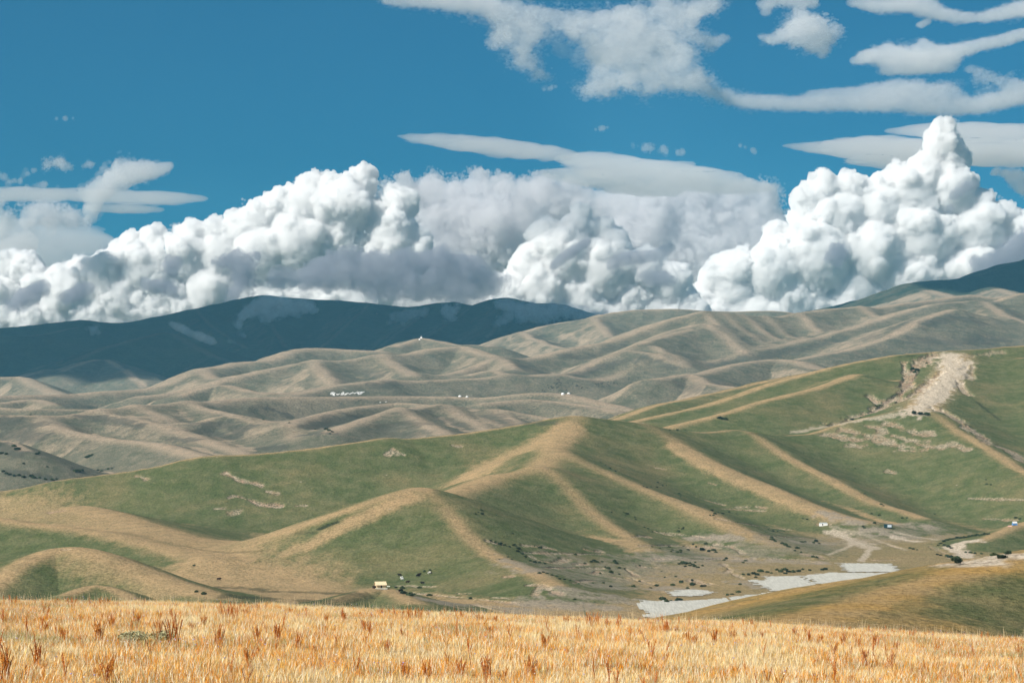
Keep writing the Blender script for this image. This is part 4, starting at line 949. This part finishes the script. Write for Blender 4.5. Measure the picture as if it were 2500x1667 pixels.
pts_F = [(15,290,1.1),(45,310,.9),(150,362,1.2),(175,585,1),(150,580,.9),(150,605,1),(322,683,1.4),(298,720,1.8),(370,722,1.8),(340,730,1.4),(385,735,1.2),(260,700,1),(240,685,.9),(100,730,1),(140,735,1),(160,725,1),(178,800,1.3),(200,805,1.3),(165,808,1.3),(220,820,1.1),(250,825,1.3),(270,832,1),(300,820,1),(190,825,1),
    (453,775,1.3),(438,785,1.1),(575,790,1.2),(560,800,1),(360,470,1.3),(380,490,1.2),(400,480,1),(430,490,1.1),(350,500,.9),(470,478,1),(370,500,1),(520,490,.8),(720,590,1),(750,600,1.1),(780,600,1),(700,605,.9),(820,600,.9),(745,655,1.7),(765,665,1.4),(740,640,1.3),(830,690,1.6),(850,700,1.4),(810,680,1.2),(905,710,1.3),
    (935,670,1.3),(955,668,1.2),(1025,665,1.6),(1010,675,1.2),(1045,680,1),(890,725,1),(930,735,1),(1005,765,1.4),(1030,768,1.2),(1085,845,1.5),(1065,848,1.3),(985,850,1),(625,872,1.9),(670,858,1.7),(650,880,1.4),(595,880,1.4),(560,878,1.2),(640,895,1.2),(715,862,1.3),(775,848,1.4),(825,848,2),(800,860,1.7),(850,860,1.6),(880,862,1.7),
    (915,858,1.7),(830,870,1.3),(740,868,1),(940,845,1),(112,945,1.5),(165,925,1.4),(237,942,1.5),(305,952,1.4),(235,915,1.1),(8,948,1.3),(205,965,1.1),(540,940,1.1),(45,1035,1.5),(70,1052,1.5),(150,1040,1.4),(490,1003,1.1),(530,990,1.3),(460,1008,1),(1398,550,1.4),(1325,572,1.2),(1335,580,1.2),(1380,490,1.2),(1430,500,1.5),
    (1440,430,1.5),(1455,438,1),(1575,518,1.3),(1605,515,1),(940,520,1),(968,525,1),(1625,710,1.3),(1645,715,1.1),(1670,720,1),(1335,360,1),(1275,200,1),(2115,300,1.4),(2140,305,1.1),(2110,272,.9),(1780,492,1),(1840,668,1.6),(1860,660,1.6),(1880,655,1.6),(1900,650,1.5),(1925,645,1.6),(1950,645,1.8),(1975,642,1.8),(2000,638,1.8),
    (2025,632,1.7),(2050,630,1.8),(2075,628,1.8),(2100,622,1.8),(2125,620,1.2),(1820,680,1.4),(1845,690,1.4),(1870,700,1.5),(1890,708,1.2),(1805,690,1),(1860,760,1.6),(1880,765,1.6),(1900,775,1.6),(1920,785,1.4),(1930,798,1.2),(1800,750,1.2),(1820,755,1.2),(1980,735,1.3),(2010,738,1.3),(2040,742,1.3),(2080,745,1),(2160,755,1),
    (2250,745,1),(2210,770,1.1),(2300,515,1.5),(2325,522,1.3)]
# only those not already listed in the photo's near herd; the most visible ones first
for x, y, s in pts_E: shrub(*cE((x, y))[0], s)
for x, y, s in pts_F: shrub(*cF((x, y))[0], s*1.15)
random.seed(12)
far_sh = [(c_(p)[0], s) for c_, l in ((cA, ((20,1440,2.6),(40,1452,2.4),(60,1460,2.6),(90,1468,2.4),(120,1465,2.6),(150,1475,2.4),(200,1470,3.2),(215,1480,2.6),(250,1480,2.2),(290,1490,2.2),(330,1492,2.2),(360,1488,1.8),(480,1440,3),(500,1438,3.4),(525,1435,2.8),(625,1432,2.4),(650,1438,2.2),(690,1425,2),(715,1423,2),
    (235,1330,3),(250,1322,2.4),(560,1350,3),(575,1342,3),(590,1335,2.2),(110,1300,4),(90,1280,3),(10,1325,3.4),(40,1330,3),(195,1080,2.4),(300,1410,1.6),(150,1390,2),(1680,1110,2),(1845,1130,1.6),(2080,1170,3),(2100,1180,3),(2120,1188,2.4),(2010,1172,2))),
    (cB, ((5,1180,2),(15,1200,1.8))), (cC, ((90,1176,1.3),(140,1175,1.5),(190,1178,1.2),(425,1105,3.2),(410,1100,3),(445,1108,2.6),(1730,750,2),(1720,720,1.6),(1640,790,3),(1670,795,3),(1655,810,2.6),(1255,1110,2.6),(1650,1068,3),(1690,1072,3),(1730,1075,2.6),(1410,1025,2),(1310,1095,1.8)))) for *p_, s in l for p in [tuple(p_)]]
for (p, s) in far_sh: shrub(*p, s, 'dark shrub scattered on a far slope or gully', 'dark shrubs scattered on the far slopes')

# ------------------------------------------------------------------ building helpers
def mesh_obj(name, verts, faces, mat, parent=None, smooth=False):
    me = bpy.data.meshes.new(name); me.from_pydata([tuple(v) for v in verts], [], faces); me.materials.append(mat)
    if smooth:
        for p in me.polygons: p.use_smooth = True
    o = bpy.data.objects.new(name, me); col.objects.link(o)
    if parent: o.parent = parent
    return o
def bx(name, x0, x1, y0, y1, z0, z1, mat, parent=None, bevel=0):
    bm = bmesh.new(); bmesh.ops.create_cube(bm, size=1)
    for v in bm.verts: v.co = ((x0+x1)/2+v.co.x*(x1-x0), (y0+y1)/2+v.co.y*(y1-y0), (z0+z1)/2+v.co.z*(z1-z0))
    if bevel: bmesh.ops.bevel(bm, geom=bm.edges[:], offset=bevel, segments=1, affect='EDGES')
    me = bpy.data.meshes.new(name); bm.to_mesh(me); bm.free(); me.materials.append(mat)
    o = bpy.data.objects.new(name, me); col.objects.link(o)
    if parent: o.parent = parent
    return o
def thing(name, label, cat, loc, rz=0, group=None):
    o = bpy.data.objects.new(name, None); col.objects.link(o); o.empty_display_size = .5
    o.location = loc; o.rotation_euler = (0, 0, rz); return tag(o, label, cat, group)
m_mud = simple_mat('mud_plaster', (.66, .50, .30), .9, .12, 1.2); m_thatch = simple_mat('straw_roof', (.74, .58, .36), .9, .15, 2)
m_darkwood = simple_mat('dark_wood', (.035, .022, .015), .8, .3, 3); m_white = simple_mat('white_felt', (.82, .80, .76), .8, .05, 1); m_pale = simple_mat('pale_rubble', (.62, .60, .50), .9, .15, 1)
m_teal = simple_mat('painted_steel', (.012, .045, .055), .5, .15, 1); m_glass = simple_mat('pale_panel', (.55, .62, .66), .4, .1, 1); m_tin = simple_mat('grey_tin', (.40, .42, .42), .5, .1, 1)
m_blue = simple_mat('blue_tarp', (.10, .22, .42), .6, .15, 1); m_pink = simple_mat('pink_cloth', (.62, .36, .28), .8, .1, 1)

# hut of mud brick with straw roof
def gable_roof(name, w, d, zb, zt, over, th, mat, parent):
    x0, x1 = -w/2-over, w/2+over; y0, y1 = -d/2-over, d/2+over; s = (zt-zb)/(d/2); ze = zb-over*s
    V = [(x0, y0, ze), (x1, y0, ze), (x1, 0, zt), (x0, 0, zt), (x0, y1, ze), (x1, y1, ze)]
    V += [(a, b_, c_+th) for a, b_, c_ in V]
    Fc = [(0, 3, 2, 1), (3, 4, 5, 2), (6, 7, 8, 9), (9, 8, 11, 10), (0, 1, 7, 6), (4, 10, 11, 5), (0, 6, 9, 3), (3, 9, 10, 4), (1, 2, 8, 7), (2, 5, 11, 8)]
    return mesh_obj(name, V, Fc, mat, parent)
p = hit(*EZ(520, 600)); hut = thing('hut', 'small mud hut with pale straw gable roof on the valley floor', 'hut', p+np.array([0, 0, .3]), .30)
W_, D_, zh = 5.6, 4.0, 2.1
V = [(-W_/2, -D_/2, 0), (W_/2, -D_/2, 0), (W_/2, D_/2, 0), (-W_/2, D_/2, 0), (-W_/2, -D_/2, zh), (W_/2, -D_/2, zh), (W_/2, D_/2, zh), (-W_/2, D_/2, zh), (-W_/2, 0, zh+1.5), (W_/2, 0, zh+1.5)]
mesh_obj('wall', V, [(0, 1, 5, 4), (2, 3, 7, 6), (1, 2, 6, 9, 5), (3, 0, 4, 8, 7), (0, 3, 2, 1)], m_mud, hut)
gable_roof('roof', W_, D_, zh+.05, zh+1.55, .55, .18, m_thatch, hut)
bx('gable_shade_panel', W_/2+.01, W_/2+.12, -D_/2, D_/2, .5, zh, m_darkwood, hut); bx('plinth', -W_/2-.6, W_/2+.6, -D_/2-1.2, D_/2+.4, -1.2, .12, m_pale, hut)  # dark gable panel paints the shade on the side away from the sun
bx('lean_to', -W_/2-1.6, -W_/2-.02, -D_/2+.8, D_/2-.4, -.2, 1.4, m_darkwood, hut, .05); bx('door', -.3, .6, -D_/2-.04, -D_/2-.005, .13, 1.8, m_darkwood, hut)
o = bx('woodpile', 0, 2.2, 0, 1.2, 0, .7, m_pale, None, .2); o.location = hit(*EZ(690, 560)); tag(o, 'low pale rubble pile just right of the hut', 'rubble pile')

# teal cabin with a pale panel
p = hit(*cF((1485, 580))[0]); cab = thing('cabin', 'dark teal box cabin with a pale panel by the valley road', 'cabin', p+np.array([0, 0, .2]), -.05)
bx('wall', -3.7, 3.7, -1.4, 1.4, .2, 3.3, m_teal, cab, .06); bx('roof', -3.85, 3.85, -1.55, 1.55, 3.302, 3.5, m_teal, cab, .04)
bx('panel', -.6, 2.9, -1.46, -1.405, .9, 2.9, m_glass, cab); bx('panel_frame', -.75, 3.05, -1.44, -1.402, .75, 3.05, m_tin, cab); bx('foot', -3.5, 3.5, -1.2, 1.2, -.6, .198, m_darkwood, cab)
# low white shed
p = hit(*cF((1072, 562))[0]); sh_ = thing('shed', 'low white shed with a grey roof beside the bank', 'shed', p+np.array([0, 0, .1]), -.12)
bx('wall', -4, 4, -1.6, 1.6, -.8, 1.7, m_white, sh_, .05); gable_roof('roof', 6.4, 3.2, 1.72, 2.5, .25, .1, m_tin, sh_); bx('door', -1.2, -.2, -1.66, -1.605, 0, 1.5, m_darkwood, sh_)
# blue tent with pink cloth
p = hit(*cF((2292, 562))[0]); tn = thing('tent', 'small blue ridge tent at the right edge of the valley', 'tent', p+np.array([0, 0, .2]), .3)
mesh_obj('canopy', [(-2.2, -1.6, 0), (2.2, -1.6, 0), (2.2, 1.6, 0), (-2.2, 1.6, 0), (-2, 0, 3), (2, 0, 3)], [(0, 1, 5, 4), (2, 3, 4, 5), (0, 4, 3), (1, 2, 5), (0, 3, 2, 1)], m_blue, tn)
mesh_obj('fly_sheet', [(-2.3, -.9, 1.75), (2.3, -.9, 1.75), (2.2, 0, 3.15), (-2.2, 0, 3.15), (-2.3, .9, 1.75), (2.3, .9, 1.75)], [(0, 1, 2, 3), (3, 2, 5, 4)], m_white, tn)
o = mesh_obj('pink_canvas', [(-2, -1.2, 0), (2, -1.2, 0), (2, 1.2, 0), (-2, 1.2, 0), (-1.2, -.2, 1.1), (.9, .2, .8)], [(0, 1, 5, 4), (1, 2, 5), (2, 3, 4, 5), (3, 0, 4), (0, 3, 2, 1)], m_pink)
o.location = hit(*cF((2262, 570))[0]); tag(o, 'heap of pink canvas on the ground left of the blue tent', 'canvas')

# yurts
def lathe(name, prof, n, mat, parent, mod=None):
    V = []; Fc = []
    for r, z in prof:
        for k in range(n): V.append((r*math.cos(2*math.pi*k/n), r*math.sin(2*math.pi*k/n), z))
    for j in range(len(prof)-1):
        for k in range(n): Fc.append((j*n+k, j*n+(k+1) % n, (j+1)*n+(k+1) % n, (j+1)*n+k))
    Fc.append(tuple(range((len(prof)-1)*n, len(prof)*n)))
    return mesh_obj(name, V, Fc, mat, parent, True)
def yurt(px, py, s, label):
    p = hit(px, py); y_ = thing('yurt', label, 'yurt', p+np.array([0, 0, .1]), 0, 'white yurts on the far pasture')
    lathe('wall', [(3.5*s, -1.5), (3.55*s, 1.7*s)], 28, m_white, y_); lathe('roof', [(3.7*s, 1.68*s), (3.0*s, 2.5*s), (1.7*s, 3.25*s), (.7*s, 3.6*s), (.65*s, 3.8*s), (.1, 3.85*s)], 28, m_white, y_)
    bx('door', -.5, .5, -3.62*s, -3.50*s, 0, 1.5, m_darkwood, y_)
yurt(1122.8, 968.6, 1.0, 'white yurt on the orange crest, left one of the left pair'); yurt(1140, 969.4, .8, 'white yurt on the orange crest, right one of the left pair')
yurt(1374, 963, 1.0, 'white yurt below the herd, left one of the right pair'); yurt(1388.3, 961.5, .95, 'white yurt below the herd, right one of the right pair')
# shrine on the peak
p = np.array(P(1028.5, 825.5, 7195)); p[2] = ground_z(p[0], p[1]); st = thing('stupa', 'white stupa with a thin spire on the pointed hilltop', 'stupa', p, 0); st.scale = (.72, .72, .72)
lathe('base', [(5.2, -2), (5.2, 1.2), (4.2, 1.3), (4.2, 2.6), (3.4, 2.7), (.2, 2.75)], 16, m_white, st); lathe('dome', [(2.6, 2.7), (3.1, 4.0), (2.7, 5.4), (1.4, 6.2), (.3, 6.4)], 20, m_white, st); lathe('spire', [(.9, 6.2), (.55, 9), (.25, 12.5), (.05, 14)], 12, m_white, st)
p = np.array(P(1024.3, 827, 7170)); p[2] = ground_z(p[0], p[1]); c2 = thing('prayer_cairn', 'small white cairn left of the hilltop stupa', 'cairn', p, 0)
lathe('mound', [(3.0, -2), (2.8, .8), (1.9, 2.4), (.8, 3.2), (.1, 3.4)], 14, m_white, c2)

# ------------------------------------------------------------------ yaks
def yak_mesh(seed, graze=True):
    pts = []; rd = []
    def ln(a, b, r0_, r1_, n):
        for i in range(n):
            t_ = i/max(n-1, 1); pts.append([a[j]*(1-t_)+b[j]*t_ for j in range(3)]); rd.append(r0_*(1-t_)+r1_*t_)
    ln((-.75, 0, .95), (.55, 0, 1.05), .36, .40, 9); ln((.45, 0, 1.2), (.7, 0, 1.28), .30, .26, 4); ln((-.7, 0, .8), (.6, 0, .78), .33, .36, 8)      # trunk, hump, belly hair
    hz = .55 if graze else 1.05
    ln((.8, 0, 1.05), (1.15, 0, hz+.1), .26, .17, 6); ln((1.15, 0, hz+.08), (1.38, 0, hz-.14), .17, .10, 5)                                       # neck, head
    for sx in (-.62, .55):
        for sy in (-.2, .2): ln((sx, sy, .6), (sx+random.uniform(-.06, .06), sy, .06), .13, .075, 8)
    ln((-1.08, 0, .95), (-1.2, 0, .4), .07, .10, 7)                                                                                               # tail
    for sy in (-1, 1): ln((1.1, .1*sy, hz+.2), (1.12, .28*sy, hz+.3), .035, .03, 4); ln((1.12, .28*sy, hz+.3), (1.2, .30*sy, hz+.46), .03, .02, 4)  # horns
    me = gn_union(pts, np.maximum(rd, .045), .035); me.name = 'yak'
    c_ = vco(me); me.vertices.foreach_set('co', (c_+vnormals(me)*(noise3(c_*9+seed)*.03)[:, None]).ravel()); me.update()
    me.polygons.foreach_set('use_smooth', np.ones(len(me.polygons), bool)); return me
m_yak = simple_mat('yak_hair', (.012, .009, .008), .9, .3, 4); m_yakb = simple_mat('yak_hair_brown', (.03, .014, .009), .9, .3, 4)
pm, pt, po = new_mat('yak_hair_pied'); tc = pt.node('ShaderNodeTexCoord').outputs['Object']
pb = pt.node('ShaderNodeBsdfPrincipled', i_Roughness=.9); pt.link(pt.mix(pt.ramp(pt.noise(tc, .9, 1), .48, .52), (.75, .70, .62), (.015, .012, .01)), pb.inputs['Base Color']); pt.link(pb.outputs[0], po.inputs[0])
ym = [yak_mesh(1), yak_mesh(2, False)]
for k_ in ym: k_.materials.clear(); k_.materials.append(m_yak)
yb = ym[1].copy(); yb.materials.clear(); yb.materials.append(m_yakb); yp = ym[0].copy(); yp.materials.clear(); yp.materials.append(pm)
yw = ym[0].copy(); yw.materials.clear(); yw.materials.append(m_white)
def yak(px, py, me, label, group, rz=None, s=1.0, name='yak'):
    o = bpy.data.objects.new(name, me); col.objects.link(o); p = hit(px, py); o.location = p; o.scale = (s, s, s)
    o.rotation_euler = (0, 0, random.uniform(0, 6.28) if rz is None else rz); return tag(o, label, 'yak' if name == 'yak' else 'sheep', group)
G1 = 'yaks grazing near the hut'
for x, y, me, rz, lb in ((1025, 275, ym[1], 2.8, 'black yak leftmost on the slope above the hut'), (1500, 298, ym[0], .3, 'black yak on the slope, lower one of a touching pair'), (1535, 262, ym[1], .1, 'black yak on the slope, upper one of a touching pair'),
                         (1235, 458, yb, .3, 'dark brown yak standing on the bank right of the hut'), (1620, 485, ym[1], 2.9, 'black yak alone just above the pale bank'), (1810, 220, yp, .2, 'black and white pied yak below the green bushes'), (1050, 690, ym[0], .5, 'black yak beside the bush under the path')):
    yak(*EZ(x, y), me, lb, G1, rz, 1.25)
yak(*EZ(1075, 335), yw, 'white sheep, upper one of two by the black yak', None, .4, .95, 'sheep'); yak(*EZ(1090, 375), yw, 'white sheep, lower one of two by the black yak', None, .2, .95, 'sheep')
yak(380+1515/9.8, 1380+352/9.8, yb, 'lone dark yak standing on the tan valley floor at left', None, .2, 1.35)
HZ = lambda x, y: (1280+x/8.4, 900+y/8.4)
herd = ((675,225),(700,230),(717,242),(710,278),(732,288),(757,300),(612,302),(682,300),(660,322),(740,338),(390,322),(412,376),(448,394),(490,400),(497,405),(547,366),(560,390),(530,432),(606,440),(673,375),(670,405),(765,395),(585,405),(700,384),(980,312),(920,374),(900,306),
        (1070,350),(1100,348),(1058,368),(1096,362),(1113,414),(1172,405),(1186,390),(262,462),(372,440),(364,462),(410,470),(428,480),(46,442),(484,340),(590,375),(862,442),(1290,408),(1467,318),(1488,340),(1520,320),(1520,362),(1570,305),(1607,298),(1593,320),(1600,372),(1625,376),(1705,320),(1725,338),(1763,308),(1748,355),
        (1685,366),(1825,312),(1838,290),(1848,298),(1880,308),(1912,318),(1718,280),(2144,208),(2140,240),(2235,215),(2335,198),(2122,302),(2186,285),(1900,310),(2280,232))
for x, y in herd: yak(*HZ(x, y), random.choice(ym), 'tiny dark yak in the herd spread over the far grey pasture', 'yaks of the far herd', None, 1.35)
for x, y, lb in ((1500, 763, 'dark yak on the orange crest, left one of two'), (1587, 745, 'dark yak on the orange crest, right one of two')):
    yak(780+x/15.68, 930+y/15.68, ym[0], lb, None, None, 1.3)
for X, Y, lb in ((335, 1003, 'white speck of a sheep on the orange slope, left one of two'), (371, 998, 'white speck of a sheep on the orange slope, right one of two')): yak(*cB((X, Y))[0], yw, lb, None, 0, 1.3, 'sheep')

# ------------------------------------------------------------------ white lettering laid out in stones on the far slope
LZ = lambda x, y: (780+x/15.68, 930+y/15.68)
glyphs = [[((455,520),(430,490),(445,450),(490,430),(530,425),(560,455),(560,500),(520,525),(480,520)), ((480,500),(500,460),(530,470),(530,510)), ((610,458),(570,470),(560,510),(575,565)), ((520,560),(545,530),(580,560)), ((470,450),(520,500))],
          [((645,520),(670,495),(700,500),(695,525),(665,525)), ((700,500),(725,525),(765,480)), ((725,520),(745,490))],
          [((810,530),(850,480),(880,440),(920,425),(935,450),(910,480),(870,485)), ((905,485),(920,510),(880,530),(820,530)), ((860,500),(900,505))],
          [((945,530),(975,500),(1010,480),(1030,500),(1000,525),(960,530)), ((1010,520),(1050,465),(1060,490)), ((1050,480),(1105,450))],
          [((1120,495),(1150,480),(1145,500),(1180,490),(1200,465),(1225,455))],
          [((1235,485),(1262,460),(1240,470)), ((1255,418),(1285,425),(1262,432))],
          [((1310,455),(1330,485),(1375,455),(1420,430))],
          [((1440,460),(1470,435),(1440,470),(1490,440)), ((1450,395),(1475,405))],
          [((1480,460),(1500,430),(1530,410),(1500,440)), ((1470,470),(1500,455))],
          [((1465,515),(1500,490),(1530,500),(1480,515)), ((1540,480),(1560,440),(1600,415),(1640,408),(1600,440)), ((1500,500),(1545,470),(1590,440))],
          [((1560,515),(1610,475),(1660,435),(1715,405))]]
lt = thing('hillside_lettering', 'line of white writing laid out on the grey far slope', 'lettering', hit(*LZ(1000, 500)))
base0 = np.array(lt.location)
for gl in glyphs:
    V = []; Fc = []
    for st_ in gl:
        W = [hit(*LZ(*q_)) for q_ in st_]
        for a, b_ in zip(W[:-1], W[1:]):
            if np.linalg.norm(b_-a) > 90: continue
            n = max(1, int(np.linalg.norm(b_-a)/6)); d_ = b_-a; L = math.hypot(d_[0], d_[1])+1e-6; nx, ny = -d_[1]/L, d_[0]/L
            for i in range(n):
                p0, p1 = a+d_*i/n, a+d_*(i+1)/n; k = len(V); w_ = .55+1.3*abs(d_[0])/L
                for p_ in (p0, p1):
                    for s_ in (-1, 1): V.append((p_[0]+nx*w_*s_-base0[0], p_[1]+ny*w_*s_-base0[1], ground_z(p_[0], p_[1])+.35-base0[2])); V.append((p_[0]+nx*w_*s_-base0[0], p_[1]+ny*w_*s_-base0[1], ground_z(p_[0], p_[1])-1.2-base0[2]))
                Fc += [(k, k+4, k+6, k+2), (k+1, k+3, k+7, k+5), (k, k+1, k+5, k+4), (k+2, k+6, k+7, k+3), (k, k+2, k+3, k+1), (k+4, k+5, k+7, k+6)]
    if V: mesh_obj('letter', V, Fc, m_white, lt)

# ------------------------------------------------------------------ pale fields on the valley floor
fm, ft, fo = new_mat('pale_field'); pos = ft.node('ShaderNodeNewGeometry').outputs['Position']
mp = ft.node('ShaderNodeMapping'); mp.inputs['Rotation'].default_value = (0, 0, .9); mp.inputs['Scale'].default_value = (1.1, .05, 1); ft.link(pos, mp.inputs['Vector'])
c = ft.mix(ft.ramp(ft.noise(mp.outputs[0], 1, 3), .3, .7), (.40, .385, .33), (.55, .53, .46)); c = ft.mix(ft.ramp(ft.noise(pos, .25, 5, .7), .35, .62, .35, 0), c, (.30, .27, .21))
b = ft.node('ShaderNodeBsdfPrincipled', i_Roughness=.9); ft.link(c, b.inputs['Base Color'])
fb = ft.node('ShaderNodeBump'); fb.inputs['Distance'].default_value = .3; ft.link(ft.noise(mp.outputs[0], 2, 3), fb.inputs['Height']); ft.link(fb.outputs[0], b.inputs['Normal']); ft.link(b.outputs[0], fo.inputs[0])
def floor_hit(px, py):
    u = (px-HX)/F; d = 120*F/(py-HY)
    for _ in range(4): d = -float(floor_height(np.array([u*d]), np.array([d]))[0])*F/(py-HY)
    return np.array([u*d, d])
def inside(poly, x, y):
    r = np.zeros(x.shape, bool); n = len(poly)
    for i in range(n):
        x0, y0 = poly[i]; x1, y1 = poly[(i+1) % n]
        r ^= ((y0 > y) != (y1 > y)) & (x < (x1-x0)*(y-y0)/(y1-y0+1e-9)+x0)
    return r
def field(pts, name='field'):
    W = np.array([floor_hit(*p_) for p_ in pts]); st_ = 2.5
    xs = np.arange(W[:, 0].min(), W[:, 0].max()+st_, st_); ys = np.arange(W[:, 1].min(), W[:, 1].max()+st_, st_)
    X, Y = np.meshgrid(xs, ys); I = inside(W+0, X+fbm2(X/9, Y/9, 3)*7, Y+fbm2(X/9+7, Y/9, 3)*11)
    idx = -np.ones(X.shape, int); V = []; Fc = []
    for j in range(X.shape[0]-1):
        for i in range(X.shape[1]-1):
            if I[j, i]:
                q_ = []
                for a, b_ in ((j, i), (j, i+1), (j+1, i+1), (j+1, i)):
                    if idx[a, b_] < 0:
                        idx[a, b_] = len(V); V.append((X[a, b_], Y[a, b_], ground_z(X[a, b_], Y[a, b_])+.35))
                    q_.append(idx[a, b_])
                Fc.append(tuple(q_))
    if V: tag(mesh_obj(name, V, Fc, fm, None, True), kind='structure')
field(cF((1170, 810), (1500, 810), (1555, 862), (1210, 862)))
field(cF((925, 885), (1130, 866), (1560, 868), (1540, 900), (1250, 925), (1065, 955)))
field(cF((585, 912), (690, 916), (685, 892), (915, 886), (1055, 956), (1000, 990), (815, 1010)))
field(cF((465, 1025), (785, 985), (812, 1006), (700, 1050), (480, 1085)))
field(cF((-130, 1068), (200, 1052), (455, 1028), (470, 1085), (250, 1130), (60, 1180), (-40, 1180)))
field(cF((65, 1000), (130, 982), (290, 975), (385, 995), (250, 1020), (110, 1025)))
